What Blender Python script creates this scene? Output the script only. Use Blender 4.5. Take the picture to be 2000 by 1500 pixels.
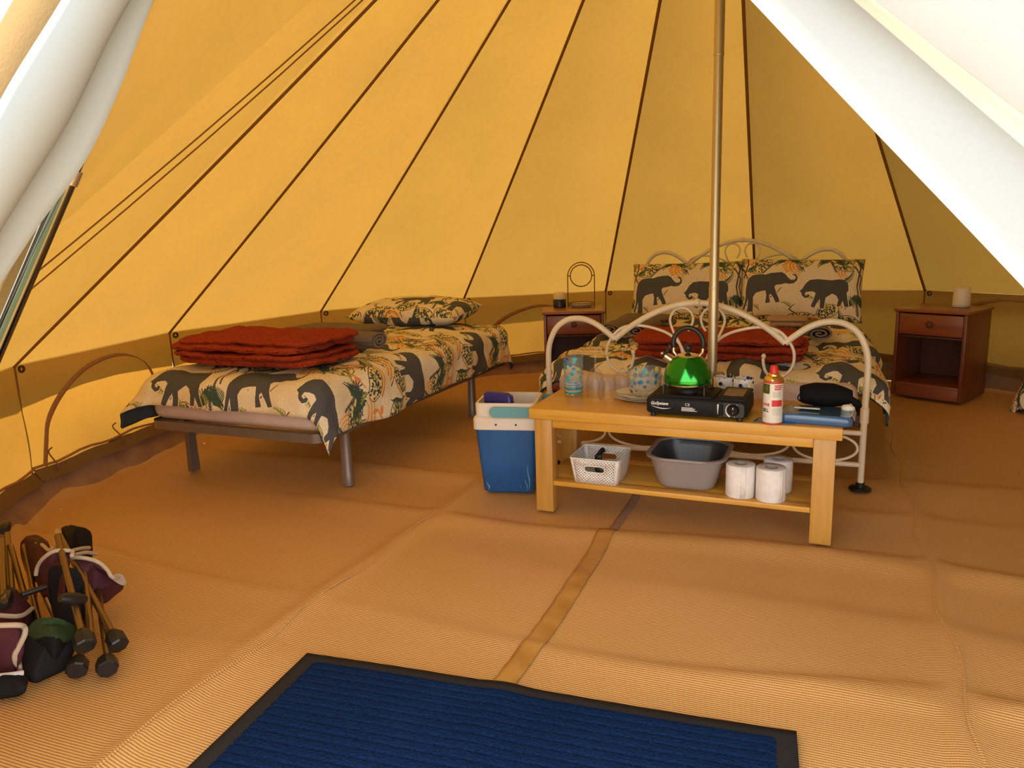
import bpy, bmesh, math, random
import numpy as np
from mathutils import Vector, Matrix, noise
for o in list(bpy.data.objects): bpy.data.objects.remove(o)
SC = bpy.context.scene
COL = SC.collection
R_ = math.radians
PI = math.pi
random.seed(4)

# ---------------------------------------------------------------- camera
cam_d = bpy.data.cameras.new('camera'); cam = bpy.data.objects.new('camera', cam_d); COL.objects.link(cam)
cam_d.sensor_width = 36.0; cam_d.lens = 26.66; cam_d.clip_start = 0.05; cam_d.clip_end = 300
PITCH, ROLL, CH = 0.2010, -0.03225, 1.0449
fw = Vector((0, math.cos(PITCH), -math.sin(PITCH))); u0 = Vector((0, math.sin(PITCH), math.cos(PITCH))); r0 = Vector((1, 0, 0))
rt = r0*math.cos(ROLL) + u0*math.sin(ROLL); up = -r0*math.sin(ROLL) + u0*math.cos(ROLL)
m = Matrix((rt, up, -fw)).transposed().to_4x4(); m.translation = Vector((0, 0, CH)); cam.matrix_world = m
SC.camera = cam
# ---------------------------------------------------------------- sky, sun, exposure
SC.view_settings.view_transform = 'Standard'; SC.view_settings.look = 'None'
SC.view_settings.gamma = 1.0; SC.view_settings.use_curve_mapping = False
SC.view_settings.exposure = 1.90
W = bpy.data.worlds.new('sky'); SC.world = W; W.use_nodes = True
wn, wl = W.node_tree.nodes, W.node_tree.links
bg = wn['Background']; bg.inputs['Strength'].default_value = 1.0
tc = wn.new('ShaderNodeTexCoord'); sx = wn.new('ShaderNodeSeparateXYZ'); wl.new(tc.outputs['Generated'], sx.inputs[0])
rp = wn.new('ShaderNodeValToRGB'); wl.new(sx.outputs['Z'], rp.inputs[0])
rp.color_ramp.elements[0].position = 0.0; rp.color_ramp.elements[0].color = (1.0, 0.985, 0.95, 1)
rp.color_ramp.elements[1].position = 0.7; rp.color_ramp.elements[1].color = (0.88, 0.94, 1.0, 1)
wl.new(rp.outputs[0], bg.inputs['Color'])
sun_d = bpy.data.lights.new('sun', 'SUN'); sun = bpy.data.objects.new('sun', sun_d); COL.objects.link(sun)
sun_d.energy = 9.5; sun_d.angle = R_(2.0); sun_d.color = (1.0, 0.95, 0.86)
SAZ, SEL = R_(158), R_(38)
sdir = Vector((math.cos(SAZ)*math.cos(SEL), math.sin(SAZ)*math.cos(SEL), math.sin(SEL)))
sun.rotation_euler = sdir.to_track_quat('Z', 'Y').to_euler()

# ---------------------------------------------------------------- helpers
class MB:
    """collects shapes into one bmesh"""
    def __init__(s, uv=False):
        s.bm = bmesh.new(); s.uvl = s.bm.loops.layers.uv.new('UVMap') if uv else None
    def box(s, x0, x1, y0, y1, z0, z1, bev=0.003, seg=2, M=None):
        t = bmesh.new(); bmesh.ops.create_cube(t, size=1)
        for v in t.verts: v.co = Vector(((x0+x1)/2+v.co.x*(x1-x0), (y0+y1)/2+v.co.y*(y1-y0), (z0+z1)/2+v.co.z*(z1-z0)))
        if bev: bmesh.ops.bevel(t, geom=t.edges[:], offset=bev, segments=seg, affect='EDGES', profile=0.5)
        return s._merge(t, M)
    def _merge(s, t, M=None, mat=0):
        mp = {}
        for v in t.verts: mp[v] = s.bm.verts.new(M @ v.co if M else v.co)
        for f in t.faces:
            try: nf = s.bm.faces.new([mp[v] for v in f.verts]); nf.material_index = mat
            except ValueError: pass
        t.free(); return s
    def loft(s, rings, cap0=True, cap1=True, closed=True, mat=0, M=None):
        vr = [[s.bm.verts.new(M @ Vector(p) if M else Vector(p)) for p in r] for r in rings]
        n = len(vr[0])
        for a, b in zip(vr, vr[1:]):
            for i in range(n if closed else n-1):
                j = (i+1) % n
                f = s.bm.faces.new((a[i], a[j], b[j], b[i])); f.material_index = mat
        if closed and cap0: s.bm.faces.new(vr[0][::-1]).material_index = mat
        if closed and cap1: s.bm.faces.new(vr[-1]).material_index = mat
        return s
    def tube(s, pts, r, n=10, caps=True, closed=False, flat=1.0, mat=0):
        pts = [Vector(p) for p in pts]; N = len(pts)
        rs = r if isinstance(r, (list, tuple)) else [r]*N
        T = []
        for i in range(N):
            a = pts[(i-1) % N] if (closed or i) else pts[0]; b = pts[(i+1) % N] if (closed or i < N-1) else pts[-1]
            T.append((b-a).normalized())
        ref = Vector((0, 0, 1)) if abs(T[0].z) < 0.9 else Vector((1, 0, 0))
        u = T[0].cross(ref).normalized(); rings = []
        for i in range(N):
            u = (u - T[i]*u.dot(T[i])).normalized(); w = T[i].cross(u)
            rings.append([pts[i] + (u*math.cos(k*2*PI/n) + w*flat*math.sin(k*2*PI/n))*rs[i] for k in range(n)])
        if closed: rings.append(rings[0]); return s._closed(rings)
        return s.loft(rings, caps, caps, mat=mat)
    def _closed(s, rings):
        vr = [[s.bm.verts.new(p) for p in r] for r in rings[:-1]]; n = len(vr[0]); N = len(vr)
        for a in range(N):
            for i in range(n):
                j = (i+1) % n; b = (a+1) % N
                s.bm.faces.new((vr[a][i], vr[a][j], vr[b][j], vr[b][i]))
        return s
    def lathe(s, prof, n=32, c=(0, 0, 0), cap0=True, cap1=True, M=None, mat=0):
        return s.loft([[(c[0]+r*math.cos(k*2*PI/n), c[1]+r*math.sin(k*2*PI/n), c[2]+z) for k in range(n)] for r, z in prof], cap0, cap1, M=M, mat=mat)
    def grid(s, fn, nu, nv, uv=None, mat=0):
        vs = [[s.bm.verts.new(Vector(fn(i/nu, j/nv))) for j in range(nv+1)] for i in range(nu+1)]
        for i in range(nu):
            for j in range(nv):
                f = s.bm.faces.new((vs[i][j], vs[i+1][j], vs[i+1][j+1], vs[i][j+1])); f.material_index = mat
                if uv and s.uvl:
                    for lp, (a, b) in zip(f.loops, ((i, j), (i+1, j), (i+1, j+1), (i, j+1))): lp[s.uvl].uv = uv(a/nu, b/nv)
        return s
    def build(s, name, mats, parent=None, ang=40, recalc=True, M=None, label=None, thick=0, sub=0, off=0.0):
        if recalc: bmesh.ops.recalc_face_normals(s.bm, faces=s.bm.faces[:])
        me = bpy.data.meshes.new(name); s.bm.to_mesh(me); s.bm.free()
        for p in me.polygons: p.use_smooth = True
        if ang < 180: me.set_sharp_from_angle(angle=R_(ang))
        for q in (mats if isinstance(mats, (list, tuple)) else [mats]): me.materials.append(q)
        o = bpy.data.objects.new(name, me); COL.objects.link(o)
        if parent: o.parent = parent
        if M is not None: o.matrix_local = M
        if thick:
            d = o.modifiers.new('t', 'SOLIDIFY'); d.thickness = thick; d.offset = off
            if isinstance(mats, (list, tuple)) and len(mats) > 1: d.material_offset = 1; d.material_offset_rim = 1
        if sub: d = o.modifiers.new('s', 'SUBSURF'); d.levels = sub; d.render_levels = sub
        if label: o['label'] = label
        return o

def thing(name, label, cat, loc=(0, 0, 0), rz=0.0, group=None, parent=None):
    o = bpy.data.objects.new(name, None); COL.objects.link(o); o.location = loc; o.rotation_euler = (0, 0, rz)
    o.empty_display_size = 0.05; o['label'] = label; o['category'] = cat
    if group: o['group'] = group
    return o
def tag(o, label, cat, group=None):
    o['label'] = label; o['category'] = cat
    if group: o['group'] = group
    return o
def struct(name, label=None):
    o = bpy.data.objects.new(name, None); COL.objects.link(o); o['kind'] = 'structure'
    if label: o['label'] = label
    return o
def dup(root, loc, rz, label=None):
    r = root.copy(); COL.objects.link(r); r.location = loc; r.rotation_euler = (0, 0, rz)
    if label: r['label'] = label
    for ch in list(root.children):
        c = ch.copy(); COL.objects.link(c); c.parent = r
        for g in list(ch.children):
            d = g.copy(); COL.objects.link(d); d.parent = c
    return r
def frame(x, y, a, z=0.0):
    c, s = math.cos(a), math.sin(a)
    return lambda i, j, k=0.0: Vector((x+i*c-j*s, y+i*s+j*c, z+k))
def rrect(cx, cy, w, d, r, z, n=5):
    out = []
    for qx, qy, a0 in ((1, 1, 0), (-1, 1, 90), (-1, -1, 180), (1, -1, 270)):
        for k in range(n+1):
            a = R_(a0+90*k/n); out.append((cx+qx*(w/2-r)+r*math.cos(a), cy+qy*(d/2-r)+r*math.sin(a), z))
    return out
def spline(pts, n=6, closed=False):
    P = [Vector(p) for p in pts]; N = len(P); out = []
    for i in range(N if closed else N-1):
        p0 = P[(i-1) % N] if (closed or i) else P[0]; p1 = P[i]; p2 = P[(i+1) % N]; p3 = P[(i+2) % N] if (closed or i+2 < N) else P[-1]
        for k in range(n):
            t = k/n
            out.append(0.5*((2*p1)+(p2-p0)*t+(2*p0-5*p1+4*p2-p3)*t*t+(3*p1-p0-3*p2+p3)*t**3))
    if not closed: out.append(P[-1])
    return out
def nz(x, y, z=0.0, s=1.0): return noise.noise(Vector((x*s, y*s, z*s)))

# ---------------------------------------------------------------- materials
class NT:
    def __init__(s, name):
        s.m = bpy.data.materials.new(name); s.m.use_nodes = True; s.t = s.m.node_tree; s.n = s.t.nodes; s.l = s.t.links
        s.b = s.n['Principled BSDF']; s.out = s.n['Material Output']
    def add(s, typ, **kw):
        q = s.n.new(typ)
        for k, v in kw.items():
            if hasattr(q, k): setattr(q, k, v)
            else: q.inputs[k.replace('_', ' ')].default_value = v
        return q
    def link(s, a, b): s.l.new(a, b)
    def coord(s, kind='Object', scale=(1, 1, 1), rot=(0, 0, 0)):
        t = s.add('ShaderNodeTexCoord'); mp = s.add('ShaderNodeMapping'); s.link(t.outputs[kind], mp.inputs[0])
        mp.inputs['Scale'].default_value = scale; mp.inputs['Rotation'].default_value = rot
        return mp.outputs[0]
    def mix(s, fac, a, b, blend='MIX'):
        q = s.n.new('ShaderNodeMix'); q.data_type = 'RGBA'; q.blend_type = blend
        for i, v in ((0, fac), (6, a), (7, b)):
            if hasattr(v, 'links') or isinstance(v, bpy.types.NodeSocket): s.link(v, q.inputs[i])
            elif i == 0: q.inputs[0].default_value = v
            else: q.inputs[i].default_value = (*v[:3], 1)
        return q.outputs[2]
    def ramp(s, fac, stops):
        q = s.n.new('ShaderNodeValToRGB'); s.link(fac, q.inputs[0]); e = q.color_ramp.elements
        while len(e) < len(stops): e.new(0.5)
        for k, (p, c) in enumerate(stops):
            e[k].position = p; e[k].color = (c, c, c, 1) if isinstance(c, (int, float)) else (*c[:3], 1)
        return q.outputs[0]
    def bump(s, h, strength=0.3, dist=0.01):
        q = s.n.new('ShaderNodeBump'); q.inputs['Strength'].default_value = strength; q.inputs['Distance'].default_value = dist
        s.link(h, q.inputs['Height']); return q.outputs[0]
    def math(s, op, a, b=None, c=None):
        q = s.n.new('ShaderNodeMath'); q.operation = op
        for i, v in enumerate((a, b, c)):
            if v is None: continue
            if isinstance(v, (int, float)): q.inputs[i].default_value = v
            else: s.link(v, q.inputs[i])
        return q.outputs[0]

def mat(name, col, rough=0.6, metal=0.0, col2=None, ns=8.0, stretch=(1, 1, 1), detail=4, bump=0.0, bs=None, sheen=0.0, coat=0.0, lo=0.35, hi=0.65):
    k = NT(name); k.b.inputs['Roughness'].default_value = rough; k.b.inputs['Metallic'].default_value = metal
    if rough > 0.55 and metal < 0.3: k.b.inputs['Specular IOR Level'].default_value = 0.18
    if sheen: k.b.inputs['Sheen Weight'].default_value = sheen; k.b.inputs['Sheen Roughness'].default_value = 0.5
    if coat: k.b.inputs['Coat Weight'].default_value = coat; k.b.inputs['Coat Roughness'].default_value = 0.15
    col2 = col2 or tuple(c*0.9 for c in col)
    v = k.coord(scale=stretch)
    nt = k.add('ShaderNodeTexNoise'); k.link(v, nt.inputs['Vector']); nt.inputs['Scale'].default_value = ns; nt.inputs['Detail'].default_value = detail
    k.link(k.mix(k.ramp(nt.outputs['Fac'], [(lo, 0.0), (hi, 1.0)]), col, col2), k.b.inputs['Base Color'])
    if bump:
        n2 = k.add('ShaderNodeTexNoise'); k.link(v, n2.inputs['Vector']); n2.inputs['Scale'].default_value = bs or ns*6; n2.inputs['Detail'].default_value = 3
        k.link(k.bump(n2.outputs['Fac'], bump, 0.004), k.b.inputs['Normal'])
    return k.m

def canvas(name, refl, trans, weave=420.0, tfac=0.55, blot=0.06, bmp=0.25):
    """woven cotton canvas: reflects on both sides and lets daylight through"""
    k = NT(name); k.n.remove(k.b)
    v = k.coord()
    n1 = k.add('ShaderNodeTexNoise'); k.link(v, n1.inputs['Vector']); n1.inputs['Scale'].default_value = 2.2; n1.inputs['Detail'].default_value = 5
    n3 = k.add('ShaderNodeTexNoise'); k.link(v, n3.inputs['Vector']); n3.inputs['Scale'].default_value = 34; n3.inputs['Detail'].default_value = 4; n3.inputs['Roughness'].default_value = 0.7
    n2 = k.add('ShaderNodeTexNoise'); k.link(v, n2.inputs['Vector']); n2.inputs['Scale'].default_value = weave*0.35; n2.inputs['Detail'].default_value = 2
    f = k.math('ADD', k.math('MULTIPLY', k.math('SUBTRACT', n1.outputs['Fac'], 0.5), blot*4), k.math('ADD', k.math('MULTIPLY', k.math('SUBTRACT', n2.outputs['Fac'], 0.5), 0.45), k.math('MULTIPLY', k.math('SUBTRACT', n3.outputs['Fac'], 0.5), 0.40)))
    tcol = k.mix(1.0, trans, k.ramp(k.math('ADD', f, 0.5), [(0.0, 0.72), (1.0, 1.28)]), 'MULTIPLY')
    d = k.add('ShaderNodeBsdfDiffuse'); d.inputs['Color'].default_value = (*refl, 1)
    t = k.add('ShaderNodeBsdfTranslucent'); k.link(tcol, t.inputs['Color'])
    if bmp: k.link(k.bump(n2.outputs['Fac'], bmp, 0.002), d.inputs['Normal'])
    mx = k.add('ShaderNodeMixShader'); mx.inputs[0].default_value = tfac
    k.link(d.outputs[0], mx.inputs[1]); k.link(t.outputs[0], mx.inputs[2]); k.link(mx.outputs[0], k.out.inputs['Surface'])
    return k.m

def clear(name, tint, spots=None, opacity=0.12, scale=26.0):
    """thin clear plastic or glass wall, with optional printed dots"""
    k = NT(name); k.n.remove(k.b)
    t = k.add('ShaderNodeBsdfTransparent'); t.inputs[0].default_value = (*tint, 1)
    g = k.add('ShaderNodeBsdfGlossy'); g.inputs['Roughness'].default_value = 0.06
    fr = k.add('ShaderNodeLayerWeight'); fr.inputs['Blend'].default_value = 0.5
    a = k.add('ShaderNodeMixShader'); k.link(k.math('ADD', k.math('MULTIPLY', k.math('POWER', fr.outputs['Facing'], 3.0), 0.75), 0.02), a.inputs[0]); k.link(t.outputs[0], a.inputs[1]); k.link(g.outputs[0], a.inputs[2])
    d = k.add('ShaderNodeBsdfDiffuse'); d.inputs[0].default_value = (0.8, 0.8, 0.78, 1)
    b = k.add('ShaderNodeMixShader'); b.inputs[0].default_value = opacity; k.link(a.outputs[0], b.inputs[1]); k.link(d.outputs[0], b.inputs[2])
    last = b
    if spots:
        v = k.coord()
        vo = k.add('ShaderNodeTexVoronoi'); k.link(v, vo.inputs['Vector']); vo.inputs['Scale'].default_value = scale; vo.inputs['Randomness'].default_value = 0.9
        sp = k.add('ShaderNodeSeparateColor'); k.link(vo.outputs['Color'], sp.inputs[0])
        q = k.n.new('ShaderNodeValToRGB'); q.color_ramp.interpolation = 'CONSTANT'; k.link(sp.outputs[0], q.inputs[0]); e = q.color_ramp.elements
        while len(e) < len(spots): e.new(0.5)
        for i, c in enumerate(spots): e[i].position = i/len(spots); e[i].color = (*c, 1)
        rad = k.math('ADD', 0.21, k.math('MULTIPLY', sp.outputs[1], 0.22))
        msk = k.math('LESS_THAN', vo.outputs['Distance'], rad)
        ds = k.add('ShaderNodeBsdfPrincipled'); k.link(q.outputs[0], ds.inputs['Base Color']); ds.inputs['Roughness'].default_value = 0.3
        c2 = k.add('ShaderNodeMixShader'); k.link(msk, c2.inputs[0]); k.link(b.outputs[0], c2.inputs[1]); k.link(ds.outputs[0], c2.inputs[2]); last = c2
    k.link(last.outputs[0], k.out.inputs['Surface']); return k.m

def wood(name, c1, c2, ring=(1, 12, 12), rough=0.45, strip=0.0, coat=0.15, knots=False):
    k = NT(name); k.b.inputs['Roughness'].default_value = rough; k.b.inputs['Coat Weight'].default_value = coat; k.b.inputs['Coat Roughness'].default_value = 0.3
    v = k.coord(scale=ring)
    n1 = k.add('ShaderNodeTexNoise'); k.link(v, n1.inputs['Vector']); n1.inputs['Scale'].default_value = 3.0; n1.inputs['Detail'].default_value = 6; n1.inputs['Distortion'].default_value = 0.8
    col = k.mix(k.ramp(n1.outputs['Fac'], [(0.3, 0.0), (0.7, 1.0)]), c1, c2)
    if strip:
        v2 = k.coord(); br = k.add('ShaderNodeTexBrick'); k.link(v2, br.inputs['Vector']); br.inputs['Scale'].default_value = 1.0
        br.inputs['Brick Width'].default_value = 0.42; br.inputs['Row Height'].default_value = 0.055; br.inputs['Mortar Size'].default_value = 0.0
        br.inputs['Color1'].default_value = (1, 1, 1, 1); br.inputs['Color2'].default_value = (1-strip, 1-strip*1.2, 1-strip*1.6, 1); br.inputs['Bias'].default_value = 0.0
        col = k.mix(1.0, col, br.outputs['Color'], 'MULTIPLY')
    if knots:
        vo = k.add('ShaderNodeTexVoronoi'); k.link(k.coord(scale=(1, 1, 0.7)), vo.inputs['Vector']); vo.inputs['Scale'].default_value = 6.5
        col = k.mix(k.ramp(vo.outputs['Distance'], [(0.04, 1.0), (0.11, 0.0)]), col, tuple(c*0.35 for c in c2))
    k.link(col, k.b.inputs['Base Color'])
    k.link(k.bump(n1.outputs['Fac'], 0.08, 0.003), k.b.inputs['Normal'])
    return k.m

CANVAS = canvas('tent canvas', (0.38, 0.26, 0.115), (0.093, 0.0480, 0.0078), blot=0.10)
CANVAS_WALL = canvas('tent wall canvas', (0.37, 0.225, 0.085), (0.108, 0.050, 0.0064), blot=0.08)
SKIRT = canvas('skirt canvas brightened for fill', (0.45, 0.38, 0.25), (0.52, 0.42, 0.26))  # same tent cloth, paled and made more translucent to fill the shaded upper wall
SEAMED = canvas('folded canvas seam', (0.40, 0.20, 0.07), (0.10, 0.045, 0.008), tfac=0.45)
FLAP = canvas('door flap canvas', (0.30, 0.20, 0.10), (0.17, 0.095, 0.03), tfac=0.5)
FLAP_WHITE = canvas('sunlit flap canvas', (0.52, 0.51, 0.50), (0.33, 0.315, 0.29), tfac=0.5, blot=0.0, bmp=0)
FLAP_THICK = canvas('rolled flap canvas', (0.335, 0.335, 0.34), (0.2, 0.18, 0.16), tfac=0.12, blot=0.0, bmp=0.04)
ZIP = mat('zip tape', (0.36, 0.17, 0.06), 0.7, bump=0.4, ns=60)
STEEL = mat('galvanised steel', (0.62, 0.53, 0.40), 0.45, 1.0, (0.54, 0.46, 0.34), 12, (1, 1, 0.15))
CHROME = mat('dark chrome tube', (0.13, 0.13, 0.10), 0.16, 1.0)

# ================================================================ THE SETTING: bell tent
CX, CY, RT, HW, HA, LIP = 0.7847, 2.9146, 2.7708, 0.5735, 2.942, 0.105
APEX = Vector((CX, CY, HA))
DOOR_TOP = Vector((-0.20, 1.18, 1.902)); FOOT_L = Vector((-1.241, 1.025, 0)); FOOT_R = Vector((1.19, 0.19, 0)); 
def eave(a, z=HW, r=RT): return Vector((CX+r*math.cos(R_(a)), CY+r*math.sin(R_(a)), z))
ANG = [200.7, 178.4, 158.0, 135.9, 113.6, 91.3, 68.9, 46.4, 24.0, 1.6, -20.8, -43.2, -65.6]
EDGE_L = FOOT_L.lerp(DOOR_TOP, 0.3); EDGE_R = eave(-65.6)
ceiling = struct('ceiling', 'sloping yellow canvas roof of the bell tent')
def sag_panel(E0, E1, T0, T1, nu=12, nv=26, sag=0.03, seed=0):
    nrm = (E1-E0).cross(T0-E0).normalized()
    if nrm.dot(Vector((CX, CY, 0.6))-E0) < 0: nrm = -nrm
    def fn(u, v):
        p = E0.lerp(E1, u).lerp(T0.lerp(T1, u), v)
        w = math.sin(PI*u)*math.sin(PI*v**0.75)
        # pleats running up from the pegged corners
        q = min(1, v*20)*math.exp(-v*7)*(math.sin(9*PI*u+seed)*0.0022*math.sin(PI*u))
        return p + nrm*(sag*w + q)
    return MB().grid(fn, nu, nv)
for i in range(len(ANG)-1):
    a, b = ANG[i], ANG[i+1]
    # the tip narrows to a small crown ring
    T = [APEX + (eave(q)-APEX)*0.012 for q in (a, b)]
    sag_panel(eave(a), eave(b), T[0], T[1], sag=0.028+0.006*math.sin(i*2.3), seed=i).build('canvas_panel', CANVAS, ceiling, 180, recalc=False)
    # skirt outside that keeps the sun off the upper wall
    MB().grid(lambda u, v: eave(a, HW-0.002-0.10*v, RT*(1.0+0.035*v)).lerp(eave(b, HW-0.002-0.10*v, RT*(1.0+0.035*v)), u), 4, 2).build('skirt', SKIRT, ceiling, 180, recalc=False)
for E0, E1, T0, T1 in ((EDGE_L, eave(ANG[0]), DOOR_TOP, APEX), (eave(ANG[-1]), eave(ANG[-1]).lerp(DOOR_TOP, 0.02), APEX, DOOR_TOP)):
    sag_panel(E0, E1, T0, T1, sag=-0.05).build('canvas_panel', CANVAS, ceiling, 180, recalc=False)
for i, a in enumerate(ANG):
    ax_ = Vector((CX, CY, 0)); inw = (ax_-eave(a, 0)).normalized()
    p = [eave(a).lerp(APEX, t) + inw*(0.0 if i else 0.075*math.sin(PI*t)**0.6) + Vector((0, 0, -0.004-(0.018 if i else 0.03)*math.sin(PI*t))) for t in [k/24 for k in range(25)]]
    MB().tube(p, 0.0085 if i else 0.004, 6, flat=0.6).build('seam', SEAMED, ceiling)
MB().tube([DOOR_TOP.lerp(APEX, t)+Vector((0, 0, -0.005)) for t in (0, .5, 1)], 0.008, 6).build('seam', SEAMED, ceiling)
# stitched line beside the door corner seam
MB().tube([eave(196.5).lerp(APEX, t)+Vector((0.075*math.sin(PI*t)**0.6+0.012, 0.02*math.sin(PI*t), -0.02*math.sin(PI*t)-0.008)) for t in [k/12 for k in range(13)]], 0.0025, 5).build('seam', SEAMED, ceiling)
MB().lathe([(0.05, 0), (0.05, -0.06), (0.022, -0.06)], 20, APEX+Vector((0, 0, -0.01))).build('apex_cap', SEAMED, ceiling)

walls = {n: struct(n, l) for n, l in (('wall_left', 'low canvas wall behind the single bed'), ('wall_back', 'low canvas wall behind the double bed'), ('wall_right', 'low canvas wall on the right of the double bed'))}
EYE = mat('dark brass eyelet', (0.09, 0.05, 0.03), 0.4, 0.7)
def wall_panel(P, Q, root, seed, bow=0.035, lean=None):
    n = (Q-P).cross(Vector((0, 0, 1))).normalized()
    if n.dot(Vector((CX, CY, 0))-P) < 0: n = -n
    def fn(u, v):
        z = LIP + (HW+0.004-LIP)*v
        p = (P+lean*v).lerp(Q, u) if lean else P.lerp(Q, u)
        w = -bow*math.sin(PI*v)*math.sin(PI*u) + 0.022*nz(u*2.2+seed*3.1, v*1.6, seed)*math.sin(PI*u)*(1-v) + 0.008*nz(u*9+seed, v*2, seed)*(1-v)
        w += 0.03*(1-v)**2*math.sin(PI*v)*(1 if seed % 2 else -0.4)
        return Vector((p.x, p.y, z)) + n*w
    MB().grid(fn, 20, 12).build('wall_panel', CANVAS_WALL, root, 180, recalc=False)
    return fn, n
PF = {}
ring = [(q, eave(q, 0)) for q in ANG]
segs = [(FOOT_L, eave(ANG[0], 0), 'wall_left', 'doorL')] + [(ring[i][1], ring[i+1][1], 'wall_left' if i < 3 else 'wall_back' if i < 7 else 'wall_right', i) for i in range(12)]
for k, (P, Q, wn_, key) in enumerate(segs):
    fn, n = wall_panel(P, Q, walls[wn_], k, lean=Vector((EDGE_L.x-FOOT_L.x, EDGE_L.y-FOOT_L.y, 0)) if key == 'doorL' else None); PF[key] = (fn, n)
    rt_ = walls[wn_]
    # side seam of the panel, zip along the foot of the wall and its flap
    MB().tube([fn(0, t/10)+n*0.003 for t in range(11)], 0.004, 6).build('seam', SEAMED, rt_)
    MB().tube([fn(t/14, 0.075+0.012*math.sin(t*1.3+k))+n*0.007 for t in range(15)], 0.0055, 6).build('zip', ZIP, rt_)
    MB().grid(lambda u, v: fn(u, 0.0)+n*(0.012+0.035*v)+Vector((0, 0, 0.028-0.045*v+0.006*math.sin(u*17+k))), 14, 2).build('foot_flap', CANVAS_WALL, rt_, 180, recalc=False)
    e = fn(0.03, 0.955)+n*0.006
    MB().tube([e+Vector((0.012*math.cos(t*PI/5)*(Q-P).normalized().x, 0.012*math.cos(t*PI/5)*(Q-P).normalized().y, 0.012*math.sin(t*PI/5))) for t in range(10)], 0.005, 6, closed=True).build('eyelet', EYE, rt_)
def zsz(z): return (z-LIP)/(HW-LIP)
def arch(key, root, pts):
    fn, n = PF[key]; p = spline([(s, z, 0) for s, z in pts], 5)
    MB().grid(lambda u, v: fn(*(lambda q: (q.x, zsz(q.y)))(p[min(len(p)-1, int(round(u*(len(p)-1))))]))+n*(0.006+0.006*math.sin(PI*v))+(fn(min(1, p[min(len(p)-1, int(round(u*(len(p)-1))))].x+0.02), 0.5)-fn(p[min(len(p)-1, int(round(u*(len(p)-1))))].x, 0.5))*(v-0.5)*1.2+Vector((0, 0, (v-0.5)*-0.018)), len(p)-1, 3).build('zip', ZIP, walls[root], 180, recalc=False)
arch(1, 'wall_left', [(0.076, 0.13), (0.11, 0.237), (0.145, 0.316), (0.25, 0.416), (0.423, 0.50), (0.629, 0.515), (0.79, 0.45), (0.86, 0.33), (0.875, 0.13)])
arch(4, 'wall_back', [(0.12, 0.13), (0.15, 0.25), (0.197, 0.347), (0.325, 0.433), (0.525, 0.486), (0.72, 0.44), (0.84, 0.33), (0.88, 0.13)])
arch(7, 'wall_right', [(0.10, 0.13), (0.12, 0.3), (0.2, 0.44), (0.341, 0.515), (0.48, 0.535), (0.66, 0.5), (0.8, 0.38), (0.86, 0.13)])
# small ties at the foot of the left wall
TIE = mat('brown cord', (0.20, 0.10, 0.04), 0.8)
for key, u in ((1, 0.52), (1, 0.1), (4, 0.24)):
    fn, n = PF[key]; p = fn(u, 0.03)+n*0.03; b = fn(u, 0.17)+n*0.014
    MB().tube(spline([p+Vector((0, 0, -0.02)), p+n*0.014+Vector((0, 0, 0.012)), b, b+Vector((0.012, 0.01, 0.02))], 5), 0.0032, 6).build('tie', TIE, walls['wall_left' if key == 1 else 'wall_back'])

# ---- groundsheet
FROT = R_(-22.5)
def bumps(x, y):
    """height of the groundsheet: soft ridges over the ground beneath"""
    c, s = math.cos(FROT), math.sin(FROT); u = x*c+y*s; v = -x*s+y*c
    h = 0.0
    for v0, w, a, ph in ((1.72, 0.022, 0.016, 0.0), (2.44, 0.03, 0.013, 1.0), (2.88, 0.04, 0.014, 2.0), (1.36, 0.05, 0.005, 3.0), (2.10, 0.06, 0.006, 4.0), (3.3, 0.06, 0.012, 5.0)):
        d = v - v0 - 0.04*math.sin(u*1.7+ph) - 0.02*math.sin(u*4.1+ph*2)
        am = a*(0.65+0.5*math.sin(u*1.3+ph*1.7))
        h += am*(math.exp(-(d/w)**2) if d > 0 else math.exp(-(d/(w*2.6))**2))
    for u0, a in ((-1.33, 0.010), (0.33, 0.009)):
        d = u-u0-0.02*math.sin(v*3); h += a*math.exp(-(d/0.03)**2) + a*0.5*math.exp(-(d/0.16)**2)
    h += 0.006*noise.noise(Vector((x*1.9, y*1.9, 3.0)))
    return h*1.5 - 0.016
def lowered(x, y):
    h = bumps(x, y)
    return min(h, 0.004)
poly = [FOOT_L] + [eave(a, 0) for a in ANG] + [Vector((0.9, -0.35, 0)), Vector((-0.9, 0.30, 0))]
def inside_dist(x, y):
    d = 9
    for P, Q in zip(poly, poly[1:]+poly[:1]):
        e = Q-P; n = Vector((e.y, -e.x, 0)).normalized()
        if n.dot(Vector((CX, CY, 0))-P) < 0: n = -n
        d = min(d, n.dot(Vector((x, y, 0))-P))
    return d
k = NT('woven groundsheet'); k.b.inputs['Roughness'].default_value = 0.55
v = k.coord()
w1 = k.add('ShaderNodeTexWave', bands_direction='Y'); k.link(v, w1.inputs['Vector']); w1.inputs['Scale'].default_value = 42; w1.inputs['Distortion'].default_value = 0.6; w1.inputs['Detail'].default_value = 1; w1.inputs['Detail Scale'].default_value = 3
w2 = k.add('ShaderNodeTexWave', bands_direction='X'); k.link(v, w2.inputs['Vector']); w2.inputs['Scale'].default_value = 60; w2.inputs['Distortion'].default_value = 0.4
nn = k.add('ShaderNodeTexNoise'); k.link(v, nn.inputs['Vector']); nn.inputs['Scale'].default_value = 1.6; nn.inputs['Detail'].default_value = 4
base = k.mix(k.ramp(nn.outputs['Fac'], [(0.35, 0.0), (0.65, 1.0)]), (0.74, 0.43, 0.165), (0.67, 0.39, 0.135))
thr = k.math('ADD', k.math('MULTIPLY', w1.outputs['Fac'], 0.85), k.math('MULTIPLY', w2.outputs['Fac'], 0.15))
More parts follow.
